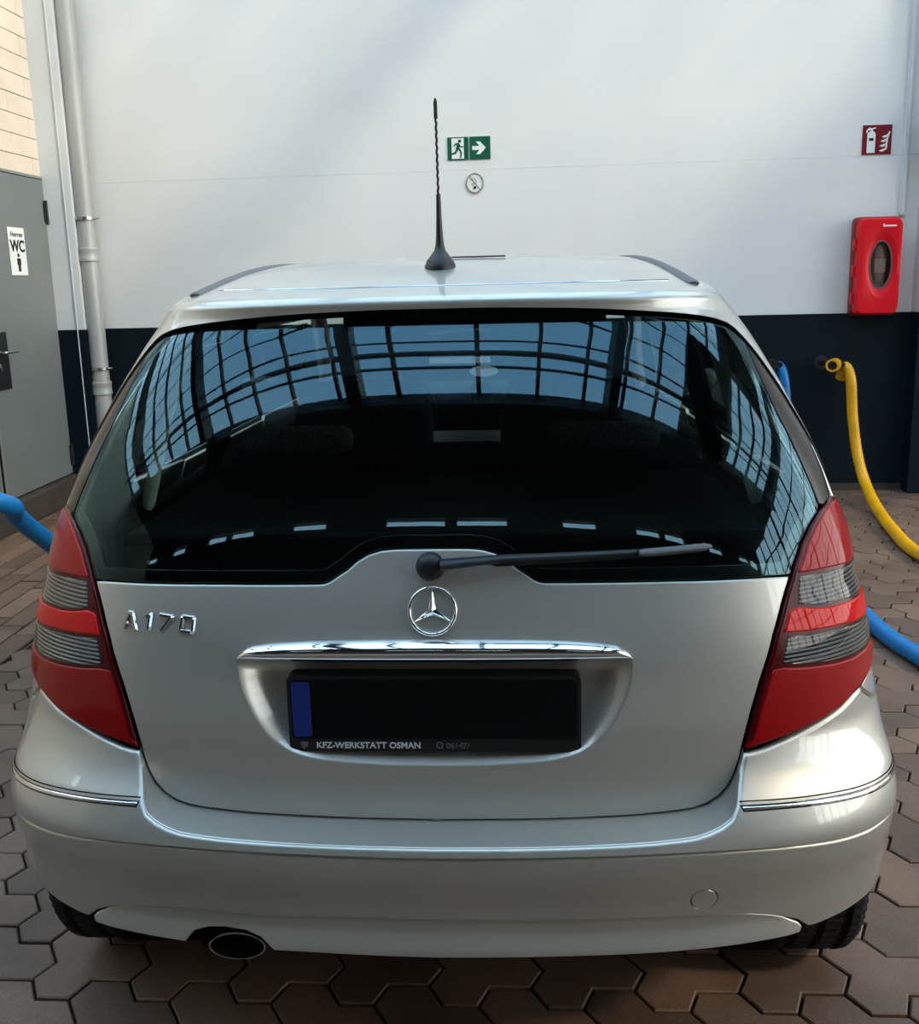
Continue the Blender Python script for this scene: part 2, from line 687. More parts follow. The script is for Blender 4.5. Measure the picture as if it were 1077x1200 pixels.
MB().box((.02, 3.2, .09), (.12, 4.1, .18), r=.012).build('plinth', 'concrete', lw)

door = empty('door_1', (LX, 4.59, 0.187))
struct(door, 'grey steel washroom door with a lever handle')
MB().box((-.012, 0, 1.05), (.05, .895, 2.096), r=.004).build('door_leaf', 'door_grey', door)
fr = MB()
fr.box((-.02, -.485, 1.06), (.09, .06, 2.12), r=.004)
fr.build('door_frame', 'door_frame', door)
MB().box((-.02, .462, 1.06), (.06, .02, 2.12), r=.002).build('door_frame', 'door_frame', door)
MB().box((-.02, -.505, 1.03), (.115, .012, 2.06), r=.003).build('frame_seal', 'black_plastic', door)
MB().box((-.02, .0, 2.112), (.07, .95, .02), r=.003).build('frame_head', 'door_frame', door)
for zz in (1.80, .06):
    h = MB()
    h.tube([(.022, .452, zz), (.022, .452, zz+.16)], .012, 10)
    h.box((.018, .435, zz+.08), (.006, .03, .15), r=.002)
    h.build('hinge', 'dark_metal', door, smooth=True)
hp = MB().box((.0155, -.36, .90), (.008, .22, .37), r=.003).build('lock_plate', 'dark_metal', door)
hd = MB()
hd.tube(spline([(.018, -.37, .955), (.065, -.37, .955), (.072, -.35, .955), (.072, -.235, .955)], 20), .010, 10)
hd.lathe([(0, .0), (.026, .0), (.026, .006), (0, .006)], 'X', 20, Matrix.Translation((.018, -.37, .955)))
hd.build('door_handle', 'steel', door, smooth=True)
kd = MB()
kd.lathe([(0, .0), (.025, .0), (.025, .006), (.012, .010), (0, .010)], 'X', 20, Matrix.Translation((.018, -.37, .86)))
kd.tube([(.03, -.37, .85), (.03, -.37, .87)], .004, 8)
kd.build('lock_cylinder', 'steel', door, smooth=True)

# WC sign on the door leaf (local x runs along the wall away from the viewer)
s = tag(empty('washroom_sign', (LX+.0145, 4.60, 1.635), PI/2), 'white washroom sign reading Herren WC on the grey door', 'sign')
MB().box((-.0, -.0025, .15), (.205, .003, .31), r=.001).build('plate', 'sign_white', s)


def put_text(txt, size, x, z, parent, material, y=-.006, bold=0.0, sx=1.0, align='CENTER'):
    me = text_mesh(txt, size, .0008, bold, align)
    o = link('lettering', me, material, parent)
    o.rotation_euler = (PI/2, 0, 0)
    o.location = (x, y, z)
    o.scale = (sx, 1, 1)
    return o


put_text('Herren', .048, 0, .245, s, 'ink_black', sx=1.05)
put_text('WC', .105, 0, .150, s, 'ink_black', bold=.003, sx=.95)
mn = MB()
mn.prism([(.013*math.cos(a), .125+.013*math.sin(a)) for a in np.linspace(0, 2*PI, 14)[:-1]], -.006, -.004)
mn.prism([(-.022, .105), (.022, .105), (.022, .062), (.015, .062), (.015, .02), (.002, .02), (.002, .06), (-.002, .06),
          (-.002, .02), (-.015, .02), (-.015, .062), (-.022, .062)], -.006, -.004)
mn.build('man_symbol', 'ink_black', s)

# ------------------------------------------------------------------ drain pipe
p = tag(empty('drain_pipe', on_wall(-3.03, 0, .100), -WY), 'grey drain pipe with clamps beside the left column', 'pipe')
MB().tube([(0, 0, .05), (0, 0, 5.9)], .062, 28).build('pipe_run', 'pipe_grey', p, smooth=True)
for z in (1.77, .81):
    MB().lathe([(.062, -.05), (.071, -.046), (.073, -.03), (.0695, -.022), (.0695, .022), (.073, .03), (.071, .046), (.062, .05)], 'Z', 28,
               Matrix.Translation((0, 0, z))).build('coupling', 'pipe_grey', p, smooth=True)
for z in (2.02, .955):
    cl = MB().lathe([(.064, -.010), (.0735, -.010), (.0735, .010), (.064, .010)], 'Z', 28, Matrix.Translation((0, 0, z)))
    cl.tube([(.068, 0, z), (.098, 0, z)], .008, 8)
    cl.tube([(-.068, 0, z), (-.098, 0, z)], .008, 8)
    cl.tube([(0, .06, z), (0, .097, z)], .006, 8)
    cl.build('clamp', 'steel', p, smooth=True)

# ------------------------------------------------------------------ signs on the back wall
ex = tag(empty('exit_sign', on_wall(-.4345, 2.338, .002), -WY), 'green emergency exit sign with a running figure', 'sign')
MB().box((.0715, -.002, .0755), (.143, .004, .151), r=.001).build('plate', 'sign_green', ex)
MB().prism([(.028, .008), (.112, .008), (.112, .143), (.028, .143)], -.0055, -.004).build('doorway', 'sign_white', ex)
man = MB()
Z0, Z1 = -.008, -.0055
man.prism([(.084+.011*math.cos(a), .124+.011*math.sin(a)) for a in np.linspace(0, 2*PI, 14)[:-1]], Z0, Z1)
man.prism([(.062, .112), (.080, .112), (.086, .100), (.080, .070), (.066, .062), (.058, .074), (.064, .094)], Z0, Z1)
man.prism([(.066, .110), (.050, .108), (.040, .090), (.044, .087), (.056, .100), (.066, .100)], Z0, Z1)
man.prism([(.082, .108), (.090, .092), (.110, .088), (.110, .082), (.086, .084), (.078, .098)], Z0, Z1)
man.prism([(.066, .070), (.078, .066), (.090, .044), (.084, .014), (.092, .012), (.100, .046), (.086, .076)], Z0, Z1)
man.prism([(.060, .074), (.068, .062), (.060, .042), (.030, .036), (.022, .026), (.018, .034), (.028, .046), (.050, .052)], Z0, Z1)
man.build('running_figure', 'sign_green', ex)
ar = tag(empty('arrow_sign', on_wall(-.283, 2.338, .002), -WY), 'green sign with a white arrow pointing right', 'sign')
MB().box((.0715, -.002, .0755), (.143, .004, .151), r=.001).build('plate', 'sign_green', ar)
MB().prism([(.018, .062), (.068, .062), (.044, .034), (.072, .034), (.112, .0755), (.072, .117), (.044, .117), (.068, .089), (.018, .089)],
           -.0055, -.004).build('arrow', 'sign_white', ar)
ns = tag(empty('no_smoking_sticker', on_wall(-.251, 2.114, .002), -WY), 'small round pale no-smoking sticker under the green signs', 'sticker')
MB().prism([(.058*math.cos(a), .068+.064*math.sin(a)) for a in np.linspace(0, 2*PI, 41)[:-1]], -.003, 0).build('disc', 'wall_white', ns)
rg = MB()
rg.tube([(.057*math.cos(a), -.004, .068+.063*math.sin(a)) for a in np.linspace(0, 2*PI, 41)[:-1]], .0042, 6, closed=True)
rg.tube([(-.036, -.004, .116), (.038, -.004, .022)], .003, 6)
rg.build('ring', 'sticker_ring', ns)
cg = MB().prism([(-.014, .026), (.006, .030), (.010, .046), (-.006, .048)], -.0045, -.003)
cg.build('cigarette_mark', 'ink_black', ns)
sm = MB().tube(spline([(-.03, -.004, .085), (-.015, -.004, .10), (.002, -.004, .092), (.012, -.004, .075), (-.004, -.004, .066), (-.022, -.004, .06), (-.01, -.004, .05)], 24), .002, 6)
sm.build('smoke_mark', 'sticker_ring', ns)

fs = tag(empty('fire_sign', on_wall(2.323, 2.275, .002), -WY), 'dark red sign with a white fire extinguisher and flames', 'sign')
MB().box((.0935, -.002, .094), (.187, .004, .188), r=.001).build('plate', 'sign_red', fs)
et = MB()
et.prism([(.030, .012), (.082, .012), (.082, .128), (.078, .140), (.066, .148), (.046, .148), (.034, .140), (.030, .128)], -.0055, -.004)
et.prism([(.048, .148), (.064, .148), (.064, .160), (.084, .166), (.080, .174), (.060, .168), (.040, .172), (.024, .156), (.022, .138), (.028, .138), (.034, .154), (.048, .158)], -.0055, -.004)
et.build('extinguisher_symbol', 'sign_white', fs)
MB().box((.056, -.006, .097), (.030, .001, .018)).build('symbol_label', 'ink_black', fs)
fl = MB()
for k, (x, z) in enumerate(((.108, .020), (.110, .050), (.114, .080), (.122, .108))):
    h = .055 if k < 3 else .04
    fl.prism([(x, z+.004), (x+.02, z-.004), (x+.048, z+.010), (x+.054, z+.034), (x+.044, z+h), (x+.046, z+.036), (x+.036, z+.018), (x+.016, z+.012)], -.0055, -.004)
fl.build('flame_symbol', 'sign_white', fs)

# ------------------------------------------------------------------ red extinguisher box
bx = tag(empty('extinguisher_box', on_wall(2.425, 1.222, 0), -WY), 'tall red plastic fire extinguisher box with an oval window', 'extinguisher box')
back = MB().box((0, -.05, .325), (.292, .10, .65), r=.03, seg=3)
back.build('back_shell', 'box_red_dark', bx, smooth=True)


def oval(cx, cz, rx, rz, n=40):
    return [(cx+rx*math.cos(a), cz+rz*math.sin(a)) for a in np.linspace(0, 2*PI, n+1)[:-1]]


def rrect(x0, x1, z0, z1, r, n=6):
    o_ = []
    for cx, cz, a0 in ((x1-r, z1-r, 0), (x0+r, z1-r, PI/2), (x0+r, z0+r, PI), (x1-r, z0+r, 1.5*PI)):
        o_ += [(cx+r*math.cos(a0+PI/2*k/n), cz+r*math.sin(a0+PI/2*k/n)) for k in range(n+1)]
    return o_


# cover: concentric loops from the rounded outline to the oval window
loops = []
outer = rrect(-.138, .138, .01, .64, .035)
N_ = len(outer)


def res_loop(poly, n=72):
    P = np.array(poly+[poly[0]])
    d = np.r_[0, np.cumsum(np.hypot(*np.diff(P, axis=0).T))]
    t = np.linspace(0, d[-1], n+1)[:-1]
    return np.stack([np.interp(t, d, P[:, 0]), np.interp(t, d, P[:, 1])], 1)


def ang_loop(poly, cx, cz, n=72):
    P = np.array(poly)
    out_ = []
    for a in np.linspace(0, 2*PI, n+1)[:-1]:
        dx, dz = math.cos(a), math.sin(a)
        best = 0
        for i in range(len(P)):
            p1, p2 = P[i]-[cx, cz], P[(i+1) % len(P)]-[cx, cz]
            e = p2-p1
            det = dx*(-e[1])-dz*(-e[0])
            if abs(det) < 1e-12:
                continue
            t = (p1[0]*(-e[1])-p1[1]*(-e[0]))/det
            u_ = (dx*p1[1]-dz*p1[0])/det
            if t > 0 and -1e-9 <= u_ <= 1+1e-9:
                best = max(best, t)
        out_.append((cx+dx*best, cz+dz*best))
    return np.array(out_)


LO = ang_loop(outer, .012, .335)
LI = ang_loop(oval(.012, .335, .070, .155), .012, .335)
LM = ang_loop(oval(.012, .335, .098, .215), .012, .335)
vs_, fs_ = [], []
ring = [(LO, -.085), (LO*.999+np.array([.000012, .0003]), -.15), (LO*.96+np.array([.0005, .0134]), -.168), (LM*1.02-np.array([.0002, .0067]), -.172),
        (LM, -.171), ((LM+LI)/2, -.160), (LI, -.152), (LI, -.135)]
for L_o, y in ring:
    vs_ += [(q[0], y, q[1]) for q in L_o]
n_ = len(LO)
for r_ in range(len(ring)-1):
    for k in range(n_):
        j = (k+1) % n_
        fs_.append([r_*n_+j, r_*n_+k, (r_+1)*n_+k, (r_+1)*n_+j])
MB().add(vs_, fs_).build('cover', 'box_red', bx, smooth=35)
MB().prism([tuple(q) for q in LI], -.150, -.147).build('window', 'box_window', bx)
rim = MB().tube([(q[0], -.154, q[1]) for q in LI], .0045, 6, closed=True)
rim.build('window_rim', 'grey_plastic', bx, smooth=True)
inn = MB().lathe([(0, .08), (.055, .08), (.06, .1), (.06, .43), (.045, .48), (.02, .50), (0, .50)], 'Z', 20, Matrix.Translation((.012, -.075, 0)))
inn.build('extinguisher', 'pipe_grey', bx, smooth=True)
lb = MB().box((.012, -.137, .33), (.07, .002, .09))
lb.build('extinguisher_label', 'wall_core', bx)
for sx in (-1, 1):
    for z in (.12, .30, .47):
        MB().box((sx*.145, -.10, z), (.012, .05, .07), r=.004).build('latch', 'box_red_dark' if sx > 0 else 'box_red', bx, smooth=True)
MB().box((.05, -.1695, .585), (.085, .004, .010), r=.001).build('raised_mark', 'sign_white', bx)
MB().box((.012, -.1695, .589), (.010, .004, .018), r=.001).build('raised_mark', 'sign_white', bx)


# ------------------------------------------------------------------ hoses and holders
def hose(name, pts, rad, material, label, cat='hose'):
    P = spline(pts, 260)
    R_ = [rad*(1+.035*math.sin(i*1.9)) for i in range(len(P))]
    t = MB().tube(P, R_, 16)
    o_ = t.build(name, material, None, smooth=80)
    return tag(o_, label, cat)


hose('vacuum_hose', [(2.415, 4.93, .80), (2.425, 4.885, .885), (2.452, 4.845, .80), (2.474, 4.83, .55), (2.497, 4.77, .30), (2.512, 4.64, .125),
                     (2.46, 4.30, .045), (2.36, 3.80, .037), (2.31, 3.36, .037), (2.42, 2.9, .037), (2.9, 2.5, .037), (3.4, 2.35, .037)],
     .035, 'hose_yellow', 'yellow vacuum hose hanging from the dark wall onto the floor')
hose('vacuum_hose', [(1.955, 4.96, .82), (1.965, 4.905, .895), (1.995, 4.85, .86), (2.02, 4.83, .67), (2.02, 4.80, .40), (1.98, 4.6, .13), (1.88, 4.1, .04),
                   (1.77, 3.3, .036), (1.70, 2.6, .036), (1.692, 2.3, .036), (1.718, 2.08, .036), (1.80, 1.86, .036), (2.1, 1.6, .036), (2.6, 1.5, .036)],
     .036, 'hose_blue', 'blue vacuum hose lying on the pavers right of the car')
hose('vacuum_hose', [(-3.02, .85, 1.18), (-2.85, .95, 1.22), (-2.45, 1.25, 1.10), (-2.05, 1.55, .91), (-1.745, 1.76, .76), (-1.757, 1.87, .684), (-1.765, 1.96, .615),
                        (-1.76, 2.08, .52), (-1.74, 2.3, .33), (-1.70, 2.6, .10), (-1.66, 2.95, .037), (-1.60, 3.5, .036), (-1.5, 4.1, .036)],
     .036, 'hose_blue', 'blue vacuum hose drooping behind the left tail lamp', 'hose')


def holder(u, z, material, label, collar):
    h = tag(empty('hose_holder', on_wall(u, z, 0), -WY), label, 'hose holder')
    MB().lathe([(0, 0), (.05, 0), (.05, -.012), (0, -.012)], 'Y', 20).build('wall_flange', 'dark_metal', h, smooth=True)
    MB().tube([(0, -.01, 0), (0, -.17, .004)], .02, 12).build('arm', 'dark_metal', h, smooth=True)
    c_ = MB().lathe([(.030, 0), (.043, 0), (.043, .09), (.030, .09)], 'Z', 24, Matrix.Translation((.045, -.17, .0)) @ Matrix.Rotation(PI/2, 4, 'X') @ Matrix.Rotation(-.5, 4, 'Y'))
    c_.build('collar', collar, h, smooth=True)
    MB().lathe([(0, .002), (.040, .002), (.040, .06), (0, .06)], 'Z', 24, Matrix.Translation((.045, -.17, .0)) @ Matrix.Rotation(PI/2, 4, 'X') @ Matrix.Rotation(-.5, 4, 'Y')).build('socket', 'black_plastic', h, smooth=True)
    MB().tube([(.08, -.2, 0), (.085, -.19, 0)], .02, 10).build('bracket', 'dark_metal', h, smooth=True)
    return h


holder(2.13, .905, 'hose_yellow', 'yellow-collared hose holder on the dark wall band', 'hose_yellow')
holder(1.72, .91, 'dark_metal', 'dark hose holder on the wall half hidden by the car roof', 'black_plastic')
# ------------------------------------------------------------------ the hall around the bay: glazed roof, facade, rear wall
ceil = empty('ceiling', (0, 0, 6.0))
struct(ceil, 'glazed steel roof of the hall with a solid deck behind')
GX0, GX1, GY0, GY1, GS = -10.0, 10.0, -3.25, 5.25, .85
nx, ny = int(round((GX1-GX0)/GS)), int(round((GY1-GY0)/GS))
sx_, sy_ = (GX1-GX0)/nx, (GY1-GY0)/ny
pane = MB().box((0, 0, 0), (sx_-.05, sy_-.05, .008))
pane_me = make_mesh('pane', pane.v, pane.f)
pane_me.materials.append(MATS['pane_glass'])
solid = MB().box((0, 0, 0), (sx_+.01, sy_+.01, .06))
solid_me = make_mesh('sun_block_panel', solid.v, solid.f)
solid_me.materials.append(MATS['deck_dark'])
for i in range(nx):
    for j in range(ny):
        x = GX0+sx_*(i+.5)
        blocks_sun = (5.9 < x < 8.6 and j >= ny-5) or (4.2 < x < 5.8 and j < ny-5)  # opaque panels added to shade the back wall and tailgate from the sun
        o = bpy.data.objects.new('sun_block_panel' if blocks_sun else 'pane', solid_me if blocks_sun else pane_me)
        COL.objects.link(o)
        o.parent = ceil
        o.location = (x, GY0+sy_*(j+.5), .03)
for i in range(nx+1):
    MB().box((GX0+sx_*i, (GY0+GY1)/2, 0), (.055, GY1-GY0, .09)).build('glazing_bar', 'steel_frame', ceil)
for j in range(ny+1):
    MB().box(((GX0+GX1)/2, GY0+sy_*j, -.01), (GX1-GX0, .05, .07)).build('glazing_bar', 'steel_frame', ceil)
for x in (-8.35, -4.85, -1.35, 2.15, 5.65, 9.15):
    MB().box((x, (GY0+GY1)/2, -.22), (.20, GY1-GY0, .34)).build('rafter', 'steel_frame', ceil)
for y in (-1.9, 1.6):
    MB().box(((GX0+GX1)/2, y, -.17), (GX1-GX0, .10, .16)).build('purlin', 'steel_frame', ceil)
MB().box((0, -5.2, .05), (20.4, 3.85, .2)).build('roof_deck', 'deck_dark', ceil)
MB().box((0, -3.27, -.15), (20.4, .12, .4)).build('edge_beam', 'steel_frame', ceil)

rw = empty('wall_rear', (0, -7.1, 0))
struct(rw, 'dark wall of the hall behind the viewer with a strip of windows')
MB().box((0, -.1, 2.6), (20.4, .2, 5.2)).build('wall_face', 'hall_dark', rw)
MB().box((0, -.1, 5.76), (20.4, .2, .50)).build('lintel', 'hall_dark', rw)
for k in range(22):
    MB().box((-10.1+.96*k, -.1, 5.355), (.16, .16, .32)).build('mullion', 'steel_frame', rw)
for k in range(21):
    dimmed = k % 5 in (1, 3)  # dark panels added to dim and break up the strip's reflection
    MB().box((-10.1+.96*(k+.5), -.1, 5.355), (.84, .01, .31)).build('dimming_panel' if dimmed else 'pane', 'hall_dark' if dimmed else 'pane_glass', rw)
    MB().box((-10.1+.96*(k+.5), -.1, 5.25), (.84, .08, .10)).build('sill', 'steel_frame', rw)

fp = MB().box((0, 0, 0), (.008, .70, .83))
fpm = make_mesh('pane', fp.v, fp.f)
fpm.materials.append(MATS['pane_glass'])
for side, X_ in (('right', 10.1),):
    fw_ = empty('wall_'+side, (X_, 0, 0))
    struct(fw_, 'glazed steel facade along the '+side.replace('_', ' ')+' side of the hall')
    MB().box((0, -.95, .35), (.2, 12.5, .7)).build('sill_wall', 'hall_dark', fw_)
    for k in range(17):
        MB().box((0, -7.1+.765*k, 3.35), (.10, .06 if k % 4 else .2, 5.3)).build('post', 'steel_frame', fw_)
    for z in (.72, 1.6, 2.48, 3.36, 4.24, 5.12, 5.97):
        MB().box((0, -.98, z), (.08, 12.3, .05)).build('transom', 'steel_frame', fw_)
    for k in range(16):
        for z in range(6):
            o = bpy.data.objects.new('pane', fpm)
            COL.objects.link(o)
            o.parent = fw_
            o.location = (0, -7.1+.765*(k+.5), 1.16+.88*z)

fl_ = empty('wall_far_left', (-10.1, 0, 0))
struct(fl_, 'solid beige wall closing the far left side of the hall')
MB().box((0, -.95, 3.0), (.2, 12.5, 6.0)).build('wall_face', 'partition', fl_)

# ================================================================== THE CAR
car = tag(empty('car'), 'silver compact hatchback parked nose to the wall', 'car')


def pchip(xs, ys):
    xs = np.array(xs, float)
    ys = np.array(ys, float)
    h = np.diff(xs)
    d = np.diff(ys)/h
    m_ = np.zeros_like(ys)
    for i in range(1, len(xs)-1):
        if d[i-1]*d[i] > 0:
            w1, w2 = 2*h[i]+h[i-1], h[i]+2*h[i-1]
            m_[i] = (w1+w2)/(w1/d[i-1]+w2/d[i])
    m_[0], m_[-1] = d[0], d[-1]

    def f(x):
        x = np.asarray(x, float)
        i = np.clip(np.searchsorted(xs, x)-1, 0, len(xs)-2)
        t = (x-xs[i])/h[i]
        r = (1+2*t)*(1-t)**2*ys[i]+t*(1-t)**2*h[i]*m_[i]+t*t*(3-2*t)*ys[i+1]+t*t*(t-1)*h[i]*m_[i+1]
        return np.where(t < 0, ys[0]+(x-xs[0])*m_[0], np.where(t > 1, ys[-1]+(x-xs[-1])*m_[-1], r))
    return f


NE, LC = 2.8, .36
_t = np.linspace(0, PI/2, 4001)
_s = np.sin(_t)**(2/NE)
_c = 1-np.cos(_t)**(2/NE)
_a = np.r_[0, np.cumsum(np.hypot(np.diff(_s)*.86, np.diff(_c)*LC))]
AMAX = _a[-1]


def unit(a):
    b = np.abs(a)
    return np.sign(a)*np.interp(b, _a, _s), np.interp(b, _a, _c)+np.maximum(b-AMAX, 0)/LC


BW = pchip([.20, .25, .30, .34, .38, .42, .50, .54, .57, .60, .63, .66, .70, .74, .78, .82, .86, .90, .94, .98, 1.02, 1.06, 1.10, 1.15, 1.2, 1.25, 1.3, 1.35, 1.4, 1.44, 1.48, 1.52],
           [.85, .872, .889, .898, .903, .905, .904, .903, .901, .897, .893, .891, .886, .879, .873, .867, .861, .852, .843, .838, .831, .820, .808, .791, .771, .748, .725, .700, .673, .648, .62, .58])
YM = pchip([.30, .50, .56, .65, .72, .80, .88, .95, 1.0, 1.1, 1.2, 1.3, 1.4, 1.45, 1.475, 1.52],
           [.10, .092, .085, .082, .083, .09, .105, .126, .145, .185, .23, .282, .344, .381, .401, .44])
YB = pchip([.25, .30, .34, .42, .50, .54, .555, .58, .60, .63, .66, .70, .75, .85], [.05, .035, .03, .02, .0, -.003, 0, .01, .02, .045, .066, .081, .0845, .098])
YI = pchip([.29, .31, .32, .327, .337, .35, .365, .385, .41, .45], [.034, .027, .024, .024, .026, .030, .034, .033, .025, .016])


def make_surf(Y):
    def S(a, z):
        a = np.asarray(a, float)
        z = np.asarray(z, float)
        s_, c_ = unit(a)
        y = Y(z)+LC*c_
        g = 1-.16*np.clip((y-2.95)/.9, 0, 1.2)**2
        return np.stack([BW(z)*s_*g, y, z+0*s_], -1)
    return S


SM, SB, SI = make_surf(YM), make_surf(YB), make_surf(YI)


def normal(S, a, z, h=2e-3):
    n_ = np.cross(S(a+h, z)-S(a-h, z), S(a, z+h)-S(a, z-h))
    return n_/np.linalg.norm(n_, axis=-1, keepdims=True)


def pip(P, poly):
    x, y = P[:, 0], P[:, 1]
    c_ = np.zeros(len(P), bool)
    Q = np.asarray(poly)
    for i in range(len(Q)):
        x1, y1 = Q[i-1]
        x2, y2 = Q[i]
        if y1 == y2:
            continue
        c_ ^= ((y1 > y) != (y2 > y)) & (x < (x2-x1)*(y-y1)/(y2-y1)+x1)
    return c_


def segdist(P, poly):
    Q = np.asarray(poly)
    D = np.full(len(P), 1e9)
    for i in range(len(Q)):
        a, b = Q[i-1], Q[i]
        ab = b-a
        t = np.clip(((P-a)@ab)/max(ab@ab, 1e-12), 0, 1)
        D = np.minimum(D, np.hypot(*(P-a-t[:, None]*ab).T))
    return D


def dens(poly, h):
    Q = np.asarray(poly, float)
    out_ = []
    for i in range(len(Q)):
        a, b = Q[i], Q[(i+1) % len(Q)]
        k = max(1, int(math.ceil(np.hypot(*(b-a))/h)))
        for j in range(k):
            out_.append(a+(b-a)*j/k)
    # drop near-duplicates
    R_ = [out_[0]]
    for q in out_[1:]:
        if np.hypot(*(q-R_[-1])) > 8e-4:
            R_.append(q)
    if np.hypot(*(R_[0]-R_[-1])) < 8e-4:
        R_.pop()
    return np.array(R_)


def ccw(poly):
    Q = np.asarray(poly, float)
    ar = np.sum(Q[:, 0]*np.roll(Q[:, 1], -1)-np.roll(Q[:, 0], -1)*Q[:, 1])
    return Q if ar > 0 else Q[::-1]


def panel(name, loop, S, material, parent, h=.016, r=.003, depth=.014, lift=0.0, holes=(), hole_depth=None):
    """a skin panel: an outline in surface coordinates (along the contour, height), laid on the body surface,
    with rounded edges that turn inwards to a given depth"""
    rims = []
    lo = dens(ccw(loop), h*.8)
    rims.append((lo, inset2(lo, r)))
    for q in holes:
        ho = dens(ccw(q), h*.8)[::-1]
        ho2 = inset2(ccw(ho), -r)
        rims.append((ho, ho2[::-1]))
    lo1 = rims[0][1]
    x0, z0 = lo1.min(0)
    x1, z1 = lo1.max(0)
    gx = np.arange(x0+h*.5, x1, h)
    gz = np.arange(z0+h*.5, z1, h*.9)
    G = []
    for k, z in enumerate(gz):
        for x in gx:
            G.append((x+(h*.5 if k % 2 else 0), z))
    G = np.array(G) if G else np.zeros((0, 2))
    if len(G):
        G = G[pip(G, lo1) & (segdist(G, lo1) > h*.45)]
    for _, h1 in rims[1:]:
        if len(G):
            G = G[~pip(G, h1) & (segdist(G, h1) > h*.45)]
    pts, edges, idx = [], [], []
    for _, l1 in rims:
        k = len(pts)
        n_ = len(l1)
        pts += [tuple(q) for q in l1]
        edges += [(k+i, k+(i+1) % n_) for i in range(n_)]
        idx.append((k, n_))
    nb = len(pts)
    pts += [tuple(q) for q in G]
    res = delaunay_2d_cdt([Vector(q) for q in pts], edges, [], 0, 1e-7, True)
    V2 = np.array([tuple(v) for v in res[0]])
    orig = res[3]
    first = {}
    for i, ol in enumerate(orig):
        for q in ol:
            first[q] = i
    T = np.array([f for f in res[2] if len(f) == 3])
    cen = V2[T].mean(1)
    keep = pip(cen, lo1)
    for _, h1 in rims[1:]:
        keep &= ~pip(cen, h1)
    T = T[keep]
    e1, e2 = V2[T[:, 1]]-V2[T[:, 0]], V2[T[:, 2]]-V2[T[:, 0]]
    flip = (e1[:, 0]*e2[:, 1]-e1[:, 1]*e2[:, 0]) < 0
    T[flip] = T[flip][:, ::-1]
    N0 = normal(S, V2[:, 0], V2[:, 1])
    V3 = list(S(V2[:, 0], V2[:, 1])+N0*lift)
    NN = list(N0)
    F = [tuple(t) for t in T]
    for ri, (l0, l1) in enumerate(rims):
        k, n_ = idx[ri]
        if len(l0) != n_:
            continue
        top = [first.get(k+i) for i in range(n_)]
        nn = normal(S, l0[:, 0], l0[:, 1])
        p0 = S(l0[:, 0], l0[:, 1])+nn*(lift-r*.9)
        dp = depth if ri == 0 or hole_depth is None else hole_depth
        p2 = S(l0[:, 0], l0[:, 1])+nn*(lift-dp)
        base = S(l1[:, 0], l1[:, 1])+normal(S, l1[:, 0], l1[:, 1])*lift
        outv = p0-base
        outv -= nn*np.sum(outv*nn, -1, keepdims=True)
        outv /= np.maximum(np.linalg.norm(outv, axis=-1, keepdims=True), 1e-9)
        b0 = len(V3)
        V3 += list(p0)
        NN += list(outv*.75+nn*.66)
        b1 = len(V3)
        V3 += list(p2)
        NN += list(outv)
        for i in range(n_):
            j = (i+1) % n_
            if top[i] is None or top[j] is None or top[i] == top[j]:
                continue
            F.append((top[j], top[i], b0+i, b0+j))
            F.append((b0+j, b0+i, b1+i, b1+j))
    NN = np.array(NN)
    NN /= np.linalg.norm(NN, axis=-1, keepdims=True)
    me = make_mesh(name, V3, F, True, NN)
    return link(name, me, material, parent)


def grid_mesh(name, P, material, parent, smooth=True, flip=False):
    """P: array (rows, cols, 3)"""
    r_, c_ = P.shape[:2]
    F = []
    for i in range(r_-1):
        for j in range(c_-1):
            q = [i*c_+j, i*c_+j+1, (i+1)*c_+j+1, (i+1)*c_+j]
            F.append(q[::-1] if flip else q)
    me = make_mesh(name, P.reshape(-1, 3), F, smooth)
    return link(name, me, material, parent)


def mir(c_):
    return [(-a, z) for a, z in c_]


